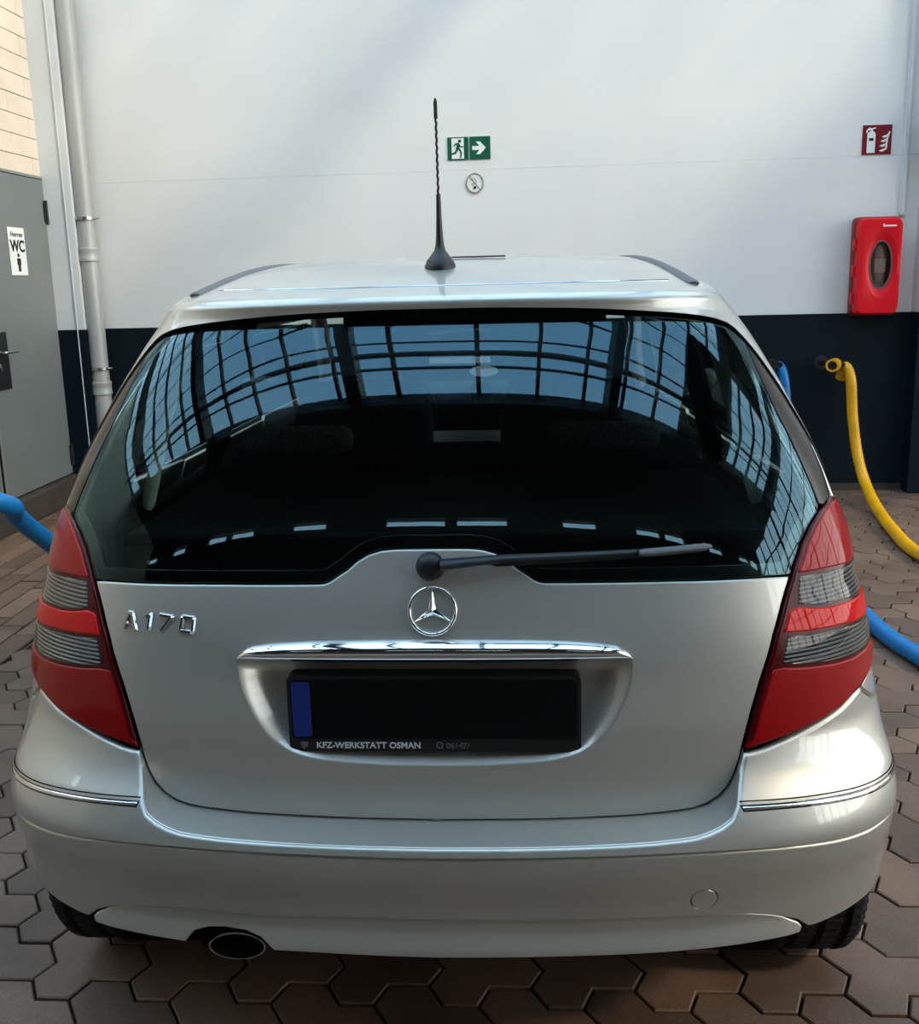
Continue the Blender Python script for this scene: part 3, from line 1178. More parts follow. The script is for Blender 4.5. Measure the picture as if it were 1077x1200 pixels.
C = {
 'lamp_in': [(.8952, 1.0888), (.8514, 1.083), (.8086, 1.0745), (.7684, 1.0558), (.7322, 1.0305), (.7035, .997), (.6795, .9597), (.6564, .9218), (.633, .8841), (.613, .8444), (.5932, .8047), (.5759, .7638), (.5602, .7223), (.5465, .68)],
 'lamp_low': [(.5468, .676), (.582, .6826), (.6171, .6895), (.6522, .6969), (.687, .7051), (.7217, .714), (.7562, .7233), (.7897, .7359), (.8232, .7485)],
 'band1': [(.7032, .9774), (.7428, .9761), (.7824, .9748), (.8219, .9716), (.8614, .9681)],
 'band2': [(.6898, .9252), (.7269, .9177), (.7646, .9136), (.8025, .9117), (.8403, .9087), (.8781, .9051)],
 'band3': [(.6514, .8813), (.6952, .8778), (.7391, .8755), (.783, .873), (.8267, .8691), (.8705, .8651)],
 'band4': [(.6358, .8267), (.6767, .8211), (.7179, .8176), (.7591, .815), (.8004, .8132), (.8416, .8143)],
 'hatch_low': [(.5461, .6818), (.538, .6567), (.5295, .6317), (.5171, .6088), (.4991, .5899), (.4768, .5763), (.4517, .5686), (.4255, .5657), (.3991, .5639), (.3464, .561), (.2935, .5596), (.2406, .5582), (.1878, .557), (.1349, .5562), (.082, .5555), (.0, .5545)],
 'hatch_top': [(.6894, .9778), (.6407, .98), (.5919, .9818), (.5431, .9836), (.4944, .9854), (.4456, .9872), (.3968, .9885), (.348, .9893), (.2992, .9901), (.2504, .9909), (.2117, .9915), (.2017, .9925), (.1903, .9965), (.1783, 1.0045), (.1594, 1.0155), (.1414, 1.0305), (.1209, 1.0416), (.0974, 1.0481), (.0732, 1.0504), (.0488, 1.0507), (.0, 1.0509)],
 'crease': [(.5449, .6769), (.5356, .6545), (.5272, .6318), (.519, .609), (.5067, .5892), (.4854, .578), (.4625, .5705), (.4389, .5652), (.4148, .5632), (.3664, .5605), (.3179, .5592), (.2694, .5581), (.221, .5571), (.1725, .5561), (.124, .5554), (.0756, .555), (.0, .5543)],
 'seam': [(.8358, .518), (.7801, .5167), (.7245, .5198), (.669, .5251), (.6134, .5299), (.5577, .534), (.502, .537), (.4463, .5386), (.3905, .5391), (.3347, .539), (.2789, .5387), (.2231, .5381), (.1673, .5372), (.1116, .5362), (.0558, .5353), (.0, .5346)],
 'insert_top': [(.6702, .3271), (.6423, .35), (.6102, .366), (.5758, .3764), (.5406, .3844), (.5048, .388), (.4688, .3908), (.4328, .3931), (.3968, .3946), (.3246, .3951), (.2525, .3947), (.1803, .3942), (.1082, .3936), (.0361, .3931), (.0, .3928)],
 'insert_low': [(.6681, .3275), (.6236, .328), (.579, .328), (.5345, .3275), (.4454, .3262), (.3563, .3252), (.2672, .3242), (.1782, .3225), (.0891, .3203), (.0, .3188)],
 'bump_low': [(.7876, .3382), (.7542, .3345), (.7207, .3315), (.6874, .3283), (.6708, .3269)],
 'groove': [(.5212, .6128), (.5813, .6099), (.6413, .6069), (.7014, .6038), (.7614, .6), (.8214, .597), (.88, .594), (.95, .591), (1.02, .589)],
 'strip_low': [(.5252, .5985), (.5869, .5958), (.6486, .5921), (.7102, .5878), (.7718, .5837), (.8336, .5801), (.88, .578), (.95, .576), (1.02, .575)],
 'chrome_top': [(.3554, .8633), (.3524, .872), (.3444, .8798), (.3364, .885), (.3274, .8882), (.3083, .8912), (.2891, .8934), (.2507, .8963), (.2122, .8981), (.1736, .8993), (.135, .8998), (.0965, .9002), (.0386, .9008), (.0, .9012)],
 'recess': [(.3545, .8524), (.351, .833), (.3463, .814), (.3392, .7956), (.3309, .7778), (.3216, .7604), (.311, .7439), (.2988, .7284), (.2859, .7137), (.2703, .7017), (.2544, .6922), (.2352, .6855), (.2159, .681), (.1967, .6774), (.1575, .6743), (.1181, .6717), (.0788, .6695), (.0394, .6692), (.0, .6689)],
 'glass_top': [(0, 1.4781), (.0901, 1.4781), (.1802, 1.4777), (.2704, 1.4757), (.3605, 1.4736), (.4506, 1.47), (.5406, 1.4649), (.6306, 1.4588), (.6755, 1.4547), (.7203, 1.4502), (.7648, 1.4434), (.8082, 1.4321), (.828, 1.418), (.8395, 1.4018)],
 'glass_side': [(.8395, 1.4018), (.8288, 1.3745), (.8183, 1.3471), (.8112, 1.3187), (.8049, 1.2901), (.8032, 1.2614), (.8039, 1.2324), (.8045, 1.2034), (.8045, 1.1741), (.8063, 1.1448), (.8092, 1.1157), (.8111, 1.0866)],
 'fuel': [(.8232, .7485), (.8399, .731), (.8601, .7173), (.8803, .7036)],
}
LAMP_OUT = [(.905, 1.083), (.935, 1.05), (.955, 1.0), (.962, .95), (.962, .90), (.95, .85), (.925, .80), (.88, .768), (.8232, .7485)]


def full(right):
    """right half outline, given from the centre outwards and back to the centre: mirror it to a whole loop"""
    R_ = list(right)
    return R_+[(-a, z) for a, z in R_[::-1] if abs(a) > 1e-6]


# ---- tailgate
lamp_gap = [(a-.0065, z) for a, z in C['lamp_in']]
zi = np.array([q[1] for q in C['lamp_in']])[::-1]
ai = np.array([q[0] for q in C['lamp_in']])[::-1]


def a_in(z):
    return float(np.interp(z, zi, ai))


zo = np.array([q[1] for q in LAMP_OUT])[::-1]
ao = np.array([q[0] for q in LAMP_OUT])[::-1]


def a_out(z):
    return float(np.interp(z, zo, ao))


hatch_R = C['hatch_top'][::-1][:-1]+[(.684, .9768)]+[(a, z) for a, z in lamp_gap if .69 < z < .965]+[(.5405, .683)]+[(a-.003, z+.003) for a, z in C['hatch_low'][1:]]
rec_R = [(0, .868)]+[(.345, .868)]+C['recess']
rec_hole = full(rec_R)
gate = panel('tailgate', full(hatch_R), SM, 'silver', car, h=.014, r=.004, depth=.02, holes=[rec_hole], hole_depth=.006)

# scooped recess for the number plate
rl = dens(ccw(rec_hole), .012)
rings = []
cz_ = .775
for k, (f, dpt) in enumerate(((0, .003), (.03, .006), (.08, .013), (.16, .024), (.26, .034), (.38, .041), (.55, .044))):
    sc = np.array([1-f*.42, 1-f*.50])
    q = (rl-np.array([0, cz_]))*sc+np.array([0, cz_])
    P3 = SM(q[:, 0], q[:, 1])-normal(SM, q[:, 0], q[:, 1])*dpt
    rings.append(P3)
n_ = len(rl)
vs_ = np.concatenate(rings+[rings[-1].mean(0, keepdims=True)])
fs_ = []
for r_ in range(len(rings)-1):
    for i in range(n_):
        j = (i+1) % n_
        fs_.append((r_*n_+i, r_*n_+j, (r_+1)*n_+j, (r_+1)*n_+i))
b0 = (len(rings)-1)*n_
fs_ += [(b0+i, b0+(i+1) % n_, len(vs_)-1) for i in range(n_)]
link('plate_recess', make_mesh('plate_recess', vs_, fs_, True), 'silver', gate)

# chrome grip bar
rows = []
ct = np.array(C['chrome_top'][::-1])
aa = np.concatenate([-ct[::-1, 0], ct[1:, 0]])
zz = np.concatenate([ct[::-1, 1], ct[1:, 1]])
Lc = np.r_[0, np.cumsum(np.hypot(np.diff(aa), np.diff(zz)))]
ts = np.linspace(0, Lc[-1], 91)
aa, zz = np.interp(ts, Lc, aa), np.interp(ts, Lc, zz)
for a, zt in zip(aa, zz):
    zb = .8605
    e = min(1.0, math.sqrt(max(0.0, (.3565-abs(a))/.05)))
    pr = .012+.020*e
    row = []
    for k in range(19):
        ph = PI*k/18
        z_ = (zt+zb)/2+(zt-zb)/2*math.cos(ph)
        ou = pr*math.sin(ph)**.8-.006
        p_ = SM(a, z_)
        nn = normal(SM, np.array(a), np.array(.88))
        row.append(p_+nn*ou)
    rows.append(row)
grid_mesh('grip_bar', np.array(rows), 'chrome', gate, flip=True)

# number plate carrier
ph = empty('plate_carrier', (0, .0, 0), parent=gate)
q = MB().prism(rrect(-.265, .265, .690, .836, .012), .094, .125)
q.build('frame', 'black_plastic', ph)
MB().prism(rrect(-.258, .258, .716, .829, .008), .0915, .0945).build('plate', 'plate_black', ph)
MB().prism(rrect(-.256, -.222, .720, .826, .006), .0905, .0918).build('blue_band', 'blue_plate', ph)
for txt, x, sz, mt in (('KFZ-WERKSTATT OSMAN', -.216, .0165, 'white_print'), ('06147/', .022, .0150, 'grey_plastic')):
    me = text_mesh(txt, sz, .0004, .0004, 'LEFT')
    o = link('lettering', me, mt, ph)
    o.rotation_euler = (PI/2, 0, 0)
    o.location = (x, .0932, .6965)
    o.scale = (1.0, 1, 1)
ic = MB().prism([(-.245, .7085), (-.231, .7085), (-.232, .700), (-.238, .694), (-.244, .700)], .0928, .094)
ic.build('shield_mark', 'grey_plastic', ph)
ic = MB().tube([(.010+.0055*math.cos(a), .0935, .7022+.0055*math.sin(a)) for a in np.linspace(0, 2*PI, 17)[:-1]], .0011, 6, closed=True)
ic.build('telephone_mark', 'grey_plastic', ph)


def surf_frame(S, a, z, lift):
    """a matrix on the body: local x along the contour, local y into the body, local z up the surface"""
    P_ = S(np.array(a), np.array(z))
    n_ = normal(S, np.array(a), np.array(z))
    h_ = 1e-3
    tz = S(np.array(a), np.array(z+h_))-S(np.array(a), np.array(z-h_))
    tz = tz/np.linalg.norm(tz)
    tx = np.cross(tz, n_)*-1
    tx = np.cross(-n_, tz)*-1
    # right-handed: x cross y = z with y = -n
    y_ = -n_
    x_ = np.cross(y_, tz)
    M_ = Matrix.Identity(4)
    for i in range(3):
        M_[i][0], M_[i][1], M_[i][2], M_[i][3] = x_[i], y_[i], tz[i], P_[i]+n_[i]*lift
    return M_


# round star emblem
em = empty('emblem', parent=gate)
em.matrix_local = surf_frame(SM, 0.0018, .9475, .006)
tr = MB()
tr.tube([(.0415*math.cos(a), 0, .0415*math.sin(a)) for a in np.linspace(0, 2*PI, 65)[:-1]], .0032, 10, closed=True)
tr.build('ring', 'chrome', em, smooth=True)
st = MB()
for k in range(3):
    a = PI/2+k*2*PI/3
    tip = (math.cos(a)*.040, 0, math.sin(a)*.040)
    b1 = (math.cos(a+PI/3)*.0082, .002, math.sin(a+PI/3)*.0082)
    b2 = (math.cos(a-PI/3)*.0082, .002, math.sin(a-PI/3)*.0082)
    st.add([tip, b1, b2, (0, -.0055, 0), (0, .003, 0)], [(0, 3, 1), (0, 2, 3), (0, 1, 4), (0, 4, 2)])
st.build('star', 'chrome', em)

# badge letters A 1 7 0


def stroke_letter(ch):
    W_l, H_l, t = .030, .0325, .0062
    b = MB()

    def bar(x0, z0, x1, z1, w=t):
        d = np.array([x1-x0, z1-z0])
        d = d/np.hypot(*d)
        n2 = np.array([-d[1], d[0]])*w/2
        e = d*w*.25
        def quad(g):
            m2, f2 = n2*g, e*(g*3-2)
            return [(x0-f2[0]-m2[0], z0-f2[1]-m2[1]), (x1+f2[0]-m2[0], z1+f2[1]-m2[1]), (x1+f2[0]+m2[0], z1+f2[1]+m2[1]), (x0-f2[0]+m2[0], z0-f2[1]+m2[1])]
        vq = [(p_[0], .001, p_[1]) for p_ in quad(1.35)]+[(p_[0], -.0035, p_[1]) for p_ in quad(.62)]
        b.add(vq, [(4, 5, 6, 7), (0, 1, 5, 4), (1, 2, 6, 5), (2, 3, 7, 6), (3, 0, 4, 7)])
    k = t/2
    if ch == 'A':
        bar(k, 0+k*.4, W_l*.5-.003, H_l-k)
        bar(W_l-k+.004, 0+k*.4, W_l*.5+.003, H_l-k)
        bar(.009, .0095, .025, .0095, .0052)
        bar(W_l*.5-.004, H_l-k, W_l*.5+.004, H_l-k)
    if ch == '1':
        bar(.012, k*.5, .012, H_l-k)
        bar(.003, H_l-.0085, .011, H_l-k)
    if ch == '7':
        bar(k, H_l-k, W_l-k, H_l-k)
        bar(W_l-k, H_l-k, .010, k*.5)
    if ch == '0':
        bar(k, k+.002, k, H_l-k-.002)
        bar(W_l-k, k+.002, W_l-k, H_l-k-.002)
        bar(k+.002, k, W_l-k-.002, k)
        bar(k+.002, H_l-k, W_l-k-.002, H_l-k)
    return b


for ch, a in (('A', -.5985), ('1', -.5520), ('7', -.5225), ('0', -.4760)):
    o = stroke_letter(ch).build('badge_letter', 'badge_chrome', gate)
    o.matrix_local = surf_frame(SM, a, .9035, .002)

# rear wiper
wp = empty('rear_wiper', parent=gate)
pv = MB()
Mx = surf_frame(SM, -.002, 1.0215, 0)
pv.lathe([(.026, .012), (.026, -.010), (.023, -.022), (.014, -.030), (0, -.032)], 'Y', 24, Mx)
pv.build('pivot_cap', 'black_plastic', wp, smooth=True)
apts, arad = [], []
for k in range(26):
    t = k/25
    a = .018+t*.36
    z = 1.0225+.0075*min(1, t*3)+.008*t
    apts.append(SM(np.array(a), np.array(z))+normal(SM, np.array(a), np.array(z))*(.024-.004*t))
    arad.append(.0165-.004*min(1, t*3)-.0045*t)
MB().tube(apts, arad, 12, flat=.6).build('wiper_arm', 'black_plastic', wp, smooth=True)
bpts, brad = [], []
for k in range(40):
    t = k/39
    a = .10+t*.42
    z = 1.026+.014*t
    bpts.append(SM(np.array(a), np.array(z))+normal(SM, np.array(a), np.array(z))*.013)
    brad.append(.0075 if 1 < k < 38 else .004)
MB().tube(bpts, brad, 10, flat=1.1).build('wiper_blade', 'rubber', wp, smooth=True)
bpts = [SM(np.array(a), np.array(1.026+.014*(a-.10)/.42))+normal(SM, np.array(a), np.array(1.03))*.0215 for a in np.linspace(.385, .522, 12)]
MB().tube(bpts, [.006]+[.0085]*10+[.004], 10, flat=.8).build('blade_cover', 'grey_plastic', wp, smooth=True)

# ---- rear window
gl_R = [(0, 1.0525)]+[(a, z+.003) for a, z in C['hatch_top'][::-1][1:-1]]+[(.686, .9805)]
gl_R += [(a-.006, z+.002) for a, z in C['lamp_in'][::-1] if .985 < z < 1.076]+[(.8105, 1.0866)]
gl_R += C['glass_side'][::-1][1:]+[(a, z+.012) for a, z in C['glass_top'][::-1][1:]]
glass = panel('rear_window', full(gl_R), SM, 'car_glass', car, h=.02, r=.0015, depth=.003)
inner_R = inset2(ccw(full(gl_R)), .022)
panel('window_border', full(gl_R), SM, 'black_gloss', glass, h=.03, r=.001, depth=.002, lift=-.006, holes=[inner_R])

# ---- gloss black pillar trims beside the window
for sg in (1, -1):
    pil = [(a+.004, z) for a, z in C['glass_side']]+[(.83, 1.0825), (.888, 1.0905)]
    pil += [(.905, 1.13), (.912, 1.2), (.915, 1.3), (.905, 1.38), (.885, 1.405), (.845, 1.41)]
    lp = [(sg*a, z) for a, z in pil]
    panel('pillar_trim', lp, SM, 'black_satin', car, h=.02, r=.002, depth=.01)

# ---- tail lamps


def lens(loop, sg, material, parent, name, lift):
    return panel(name, [(sg*a, z) for a, z in loop], SM, material, parent, h=.014, r=.003, depth=.010, lift=lift)


for sg in (-1, 1):
    lamp = empty('tail_lamp', parent=car)
    hs = C['lamp_in'][1:-1]
    housing = [(a+.002, z-.001) for a, z in C['lamp_in'][1:]]+[(a, z+.005) for a, z in C['lamp_low'][1:-1]]+[(a, z) for a, z in LAMP_OUT[::-1]]+[(.897, 1.087)]
    lens(housing, sg, 'lens_dark', lamp, 'lamp_housing', .002)
    b1, b2, b3, b4 = C['band1'], C['band2'], C['band3'], C['band4']
    o_ = .006
    up_ = [(a+o_+.002, z-.004) for a, z in C['lamp_in'] if z > .985 and a < .87]+[(a_in(.982)+.010, .984)]
    up_ += [(a, z+.003) for a, z in b1]+[(a_out(.969)-.004, .968)]+[(a_out(z)-.004, z) for z in (1.0, 1.03, 1.06, 1.078)]
    lens(up_, sg, 'lens_red', lamp, 'red_lens', .006)
    c1 = [(a, z-.003) for a, z in b1]+[(a_out(.95)-.004, .963), (a_out(.92)-.004, .92), (a_out(.905)-.006, .908)]+[(a, z+.003) for a, z in b2[::-1]]+[(.695, .95)]
    lens(c1, sg, 'lens_clear', lamp, 'clear_lens', .004)
    r2 = [(a_in(.921)+.012, .920)]+[(a, z-.002) for a, z in b2]+[(a_out(.90)-.004, .902), (a_out(.87)-.004, .866)]+[(a, z+.003) for a, z in b3[::-1]]+[(a_in(.885)+.012, .884)]
    lens(r2, sg, 'lens_red_mid', lamp, 'red_lens', .006)
    c2 = [(a, z-.003) for a, z in b3]+[(a_out(.86)-.004, .86), (a_out(.83)-.006, .832), (.895, .818)]+[(a, z+.003) for a, z in b4[::-1]]+[(.640, .85)]
    lens(c2, sg, 'lens_clear', lamp, 'clear_lens', .004)
    lo_ = [(a_in(.822)+.012, .822)]+[(a, z-.003) for a, z in b4]+[(.895, .811), (a_out(.81)-.004, .808), (a_out(.785)-.005, .787)]
    lo_ += [(.87, .771)]+[(a, z+.010) for a, z in C['lamp_low'][::-1]]+[(a_in(z)+.010, z) for z in (.70, .73, .76, .79)]
    lens(lo_, sg, 'lens_red_low', lamp, 'red_lens', .006)

# ---- bumper
RAX, ARC = .56, .325


def arch_a(z, Yf, cy=RAX, R_=ARC, front=False):
    y = cy+(1 if front else -1)*math.sqrt(max(R_*R_-(z-.305)**2, 0))
    c_ = (y-float(Yf(z)))/LC
    return float(np.interp(c_, _c, _a)) if c_ <= 1 else AMAX+(c_-1)*LC


arch_up = [(arch_a(z, YB), z) for z in (.62, .60, .57, .54, .52)]
bu_R = C['crease'][::-1]+[(a, z-.002) for a, z in C['lamp_low'][1:]]+[(a-.002, z-.001) for a, z in C['fuel'][1:]]+[(.96, .690), (1.08, .675)]+arch_up+C['seam']
bump = panel('bumper', full(bu_R), SB, 'silver', car, h=.015, r=.0065, depth=.02)
arch_lo = [(arch_a(z, YB), z) for z in (.514, .48, .45, .42, .39, .36, .345)]
bl_R = [(a, z-.003) for a, z in C['seam'][::-1]]+arch_lo+C['bump_low'][:-1]+[(a-.0, z+.0015) for a, z in C['insert_top']]
cap_c = (.4573, .4313)
cap_loop = [(cap_c[0]+.0232*math.cos(a), cap_c[1]+.0232*math.sin(a)) for a in np.linspace(0, 2*PI, 33)[:-1]]
panel('bumper_skirt', full(bl_R), SB, 'silver', bump, h=.016, r=.0035, depth=.016, lift=-.003, holes=[cap_loop], hole_depth=.008)
cap_d = [(cap_c[0]+.0222*math.cos(a), cap_c[1]+.0222*math.sin(a)) for a in np.linspace(0, 2*PI, 33)[:-1]]
panel('tow_eye_cover', cap_d, SB, 'silver', bump, h=.008, r=.0018, depth=.008, lift=-.0025)
il_R = [(a, z) for a, z in C['insert_low'][::-1] if a < .63]+[(.648, .3300)]
it_R = [(.6505, .3400)]+[(a, z-.0015) for a, z in C['insert_top'][1:]]
right_half = il_R+it_R
left_low = [(-.648, .3300), (-.62, .328), (-.58, .328), (-.50, .3268), (-.4575, .326), (-.452, .336), (-.437, .349), (-.412, .357), (-.38, .3595), (-.342, .357), (-.314, .347), (-.300, .334), (-.291, .324), (-.22, .3237), (-.1336, .3214), (-.05, .3195)]
left_top = [(-a, z) for a, z in it_R]
ins = il_R+it_R+left_top[::-1][1:]+left_low
panel('lower_insert', ins, SI, 'silver', bump, h=.012, r=.003, depth=.02)

# trim strips on the bumper corners
for sg in (-1, 1):
    up_ = [(a, z-.0045) for a, z in C['groove']]
    sl = [(sg*a, z) for a, z in up_]+[(sg*a, z) for a, z in C['strip_low'][::-1]]
    panel('trim_recess', sl, SB, 'black_gloss', bump, h=.02, r=.001, depth=.004, lift=.0012)
    i2 = inset2(ccw(sl), .0022)
    panel('trim_strip', i2, SB, 'satin_chrome', bump, h=.02, r=.0022, depth=.004, lift=.0040)
    gv = [SB(np.array(sg*a), np.array(z))+normal(SB, np.array(sg*a), np.array(z))*.0004 for a, z in C['groove']]
    MB().tube(spline(gv, 60), .0011, 6).build('groove_line', 'black_void', bump)

# flat ledge between the bumper edge and the tailgate


def resamp(c_, n_):
    c_ = np.array(c_)
    d = np.r_[0, np.cumsum(np.hypot(*np.diff(c_, axis=0).T))]
    t = np.linspace(0, d[-1], n_)
    return np.stack([np.interp(t, d, c_[:, 0]), np.interp(t, d, c_[:, 1])], 1)


cr = resamp(C['crease'], 70)
hl = resamp([(a, z) for a, z in C['hatch_low']], 70)
cr = np.concatenate([cr*[-1, 1], cr[::-1][1:]])
hl = np.concatenate([hl*[-1, 1], hl[::-1][1:]])
pA = SB(cr[:, 0], cr[:, 1])-normal(SB, cr[:, 0], cr[:, 1])*.0058
pB = SM(hl[:, 0], hl[:, 1])-normal(SM, hl[:, 0], hl[:, 1])*.008
pA2 = pA+(pB-pA)*.06
rowsP = [pA-normal(SB, cr[:, 0], cr[:, 1])*.004+np.array([0, 0, -.004]), pA]+[pA+(pB-pA)*t for t in (.08, .2, .4, .6, .8, 1.0)]
grid_mesh('bumper_ledge', np.array(rowsP), 'silver', bump)

# dark structure behind the panel gaps
sh_R = C['hatch_top'][::-1]+[(a, z) for a, z in C['lamp_in'][::-1] if .985 < z]+LAMP_OUT+C['fuel'][1:]+[(.88, .66), (.60, .60), (.50, .53), (0, .52)]
panel('inner_body', full(sh_R), SM, 'black_void', car, h=.04, r=.002, depth=.004, lift=-.019, holes=[rec_hole])
bk_R = [(0, .545), (.47, .535), (.535, .575), (.565, .64), (.62, .68), (.80, .70), (.95, .66)]+[(arch_a(z, YB)-.01, z) for z in (.6, .55, .5, .45, .40)]+[(.72, .36), (.60, .345), (.0, .335)]
panel('bumper_core', full(bk_R), SB, 'black_void', car, h=.04, r=.002, depth=.004, lift=-.024)
MB().box((0, 1.9, .30), (1.50, 3.2, .18), r=.03).build('underbody', 'black_void', car)
MB().box((0, .30, .34), (1.30, .40, .14), r=.03).build('rear_underbody', 'black_void', car)

# exhaust
exh = empty('exhaust', parent=car)
ecx, ecz = -.380, .3115
vs_, fs_ = [], []
prof = [(1.0, .058), (1.0, .24), (.90, .24), (.90, .062)]
prof = [(.90, .20), (.90, .060), (.93, .0555), (.97, .0555), (1.0, .060), (1.0, .24)]
for k in range(48):
    a = 2*PI*k/48
    for s_, y in prof:
        vs_.append((ecx+.0555*s_*math.cos(a), y, ecz+.029*(s_ if s_ > .98 else s_*.97)*math.sin(a)))
for k in range(48):
    j = (k+1) % 48
    for i in range(len(prof)-1):
        fs_.append((k*6+i, j*6+i, j*6+i+1, k*6+i+1))
MB().add(vs_, fs_).build('tail_pipe', 'satin_chrome', exh, smooth=True)
MB().prism(oval(ecx, ecz, .052, .026, 32), .12, .13).build('pipe_inside', 'black_void', exh)
MB().tube([(ecx, .2, ecz), (ecx, .5, ecz-.02), (-.1, .8, .25), (0, 2.2, .24)], .03, 12).build('exhaust_pipe', 'dark_metal', exh, smooth=True)

# ---- roof
yR = pchip([1.10, 1.15, 1.20, 1.25, 1.30, 1.35, 1.40, 1.44, 1.465, 1.475, 1.485, 1.492, 1.498, 1.504, 1.512, 1.525, 1.54, 1.555, 1.57, 1.58, 1.59, 1.596, 1.600, 1.602],
           [.178, .202, .225, .250, .276, .306, .337, .360, .367, .366, .363, .365, .373, .39, .42, .475, .545, .63, .73, .82, .99, 1.18, 1.42, 1.62])
wR = pchip([1.10, 1.15, 1.20, 1.25, 1.30, 1.35, 1.40, 1.44, 1.47, 1.49, 1.508, 1.52, 1.54, 1.56, 1.575, 1.585, 1.592, 1.598, 1.602],
           [.811, .794, .774, .751, .728, .703, .676, .651, .629, .612, .598, .588, .570, .546, .518, .474, .40, .29, .02])
y0R = pchip([1.10, 1.20, 1.30, 1.40, 1.44, 1.48, 1.50, 1.52, 1.54, 1.56, 1.575, 1.602], [.542, .588, .640, .700, .722, .727, .76, .90, 1.05, 1.2, 1.4, 1.9])


def SR(a, z):
    s_, c_ = unit(np.clip(a, -AMAX, AMAX))
    return np.stack([wR(z)*s_, yR(z)+(y0R(z)-yR(z))*c_, z+0*s_], -1)


gt = np.array(C['glass_top']+[(.852, 1.385), (.868, 1.352), (.885, 1.305), (.903, 1.25), (.922, 1.19), (.94, 1.13), (AMAX, 1.11)])
acol = np.concatenate([np.linspace(0, .70, 36), np.linspace(.715, AMAX, 34)])
zlow = np.interp(acol, gt[:, 0], gt[:, 1])-.002
vv = np.concatenate([np.linspace(0, .3, 28), np.linspace(.31, 1, 70)])
Pm = []
for a, zl in zip(acol, zlow):
    z = zl+(1.602-zl)*vv
    Pm.append(SR(np.full_like(z, a), z))
Pm = np.array(Pm)               # (col, row, 3)
# carry the section on to the windscreen
ext = []
for t in (.15, .35, .6, .8, 1.0):
    zx = 1.385+(1.602-1.385)*vv
    e = SR(np.full_like(zx, AMAX), zx)
    e[:, 1] = e[:, 1]+(2.38-e[:, 1])*t
    ext.append(e)
Pm = np.concatenate([Pm, np.array(ext)])
Pl = Pm[::-1].copy()
Pl[..., 0] *= -1
allc = np.concatenate([Pl, Pm[1:]])
roof = grid_mesh('roof', np.transpose(allc, (1, 0, 2)), 'silver', car)
# rolled underside of the roof edge
edge = allc[:, 0]
sel = [i for i in range(len(edge)) if 5 <= i < len(edge)-5]
e0 = edge[sel]
nin = SM(np.zeros(1), np.zeros(1)+1.4)*0
aall = np.concatenate([-acol[::-1], acol[1:]])
zall = np.concatenate([zlow[::-1], zlow[1:]])
e1 = SM(aall, zall)-normal(SM, aall, zall)*.002
e1 = e1+np.array([0, 0, .004])
if len(e1) == len(e0):
    grid_mesh('roof_edge_underside', np.array([e1, e0+(e1-e0)*.5+np.array([0, 0, -.002]), e0]), 'grey_plastic', roof)
# joint between roof skin and tailgate top, its highlight made as a bright ridge
zj = 1.519
jc = [SR(np.array(a), np.array(zj))+np.array([0, -.0004, .0004]) for a in np.linspace(-.72, .72, 60)]
MB().tube(jc, .0016, 6).build('roof_joint', 'satin_chrome', roof)
# roof rails (dark strips in the roof gutter)


def rail_pt(y):
    x = float(np.interp(y, [.56, .72, .96, 1.4, 2.3], [.537, .522, .497, .487, .49]))
    best = None
    for z in np.linspace(1.47, 1.602, 400):
        Y0 = float(y0R(z))
        if y >= Y0:
            xx = float(wR(z))
        else:
            c_ = (y-float(yR(z)))/(Y0-float(yR(z)))
            if c_ <= 0:
                continue
            xx = float(wR(z))*float(np.interp(c_, _c, _s))
        if xx >= x:
            best = z
    return (x, y, (best or 1.5)+.001)


for sg in (-1, 1):
    pts, rad = [], []
    rp = [rail_pt(y) for y in (.56, .64, .74, .86, 1.0, 1.2, 1.5, 1.9, 2.3)]
    sp = spline([(sg*x, y, z) for x, y, z in rp], 60)
    MB().tube(sp, [.012]+[.0165]*(len(sp)-2)+[.010], 12, flat=.40).build('roof_rail', 'grey_plastic', roof, smooth=True)

# aerial
an = empty('aerial', parent=roof)
AX, AY, AZ = -.006, .66, 1.556
fo = []
for rr, hh in ((1.0, 0), (.98, .008), (.86, .020), (.60, .032), (.36, .043), (.27, .055), (.22, .075), (.17, .115), (.135, .165)):
    fo.append((rr*.036, hh))
MB().lathe(fo, 'Z', 24, Matrix.Translation((AX, AY, AZ-.004)) @ Matrix.Diagonal((1, 1.5, 1, 1))).build('aerial_foot', 'black_plastic', an, smooth=True)
mast = [(AX+.0009*math.sin(k*1.05), AY-.012*k/60+.0009*math.cos(k*1.05), AZ+.155+.165*k/60) for k in range(61)]
MB().tube(mast, .0027, 8).build('spiral_mast', 'black_plastic', an, smooth=True)
MB().tube([(AX, AY-.012, AZ+.318), (AX, AY-.0145, AZ+.352), (AX, AY-.015, AZ+.360)], [.0042, .0042, .0015], 10).build('mast_tip', 'black_plastic', an, smooth=True)
MB().box((.075, .82, 1.5835), (.13, .008, .004), r=.001).build('roof_mark', 'grey_plastic', roof)

# ---- sides, doors, bonnet, nose (turned away from the picture)


def lower_arch(cy, front):
    return [(arch_a(z, YM, cy, ARC+.004, front), z) for z in (.25, .30, .36, .42, .48, .53, .57, .60, .62, .629)]


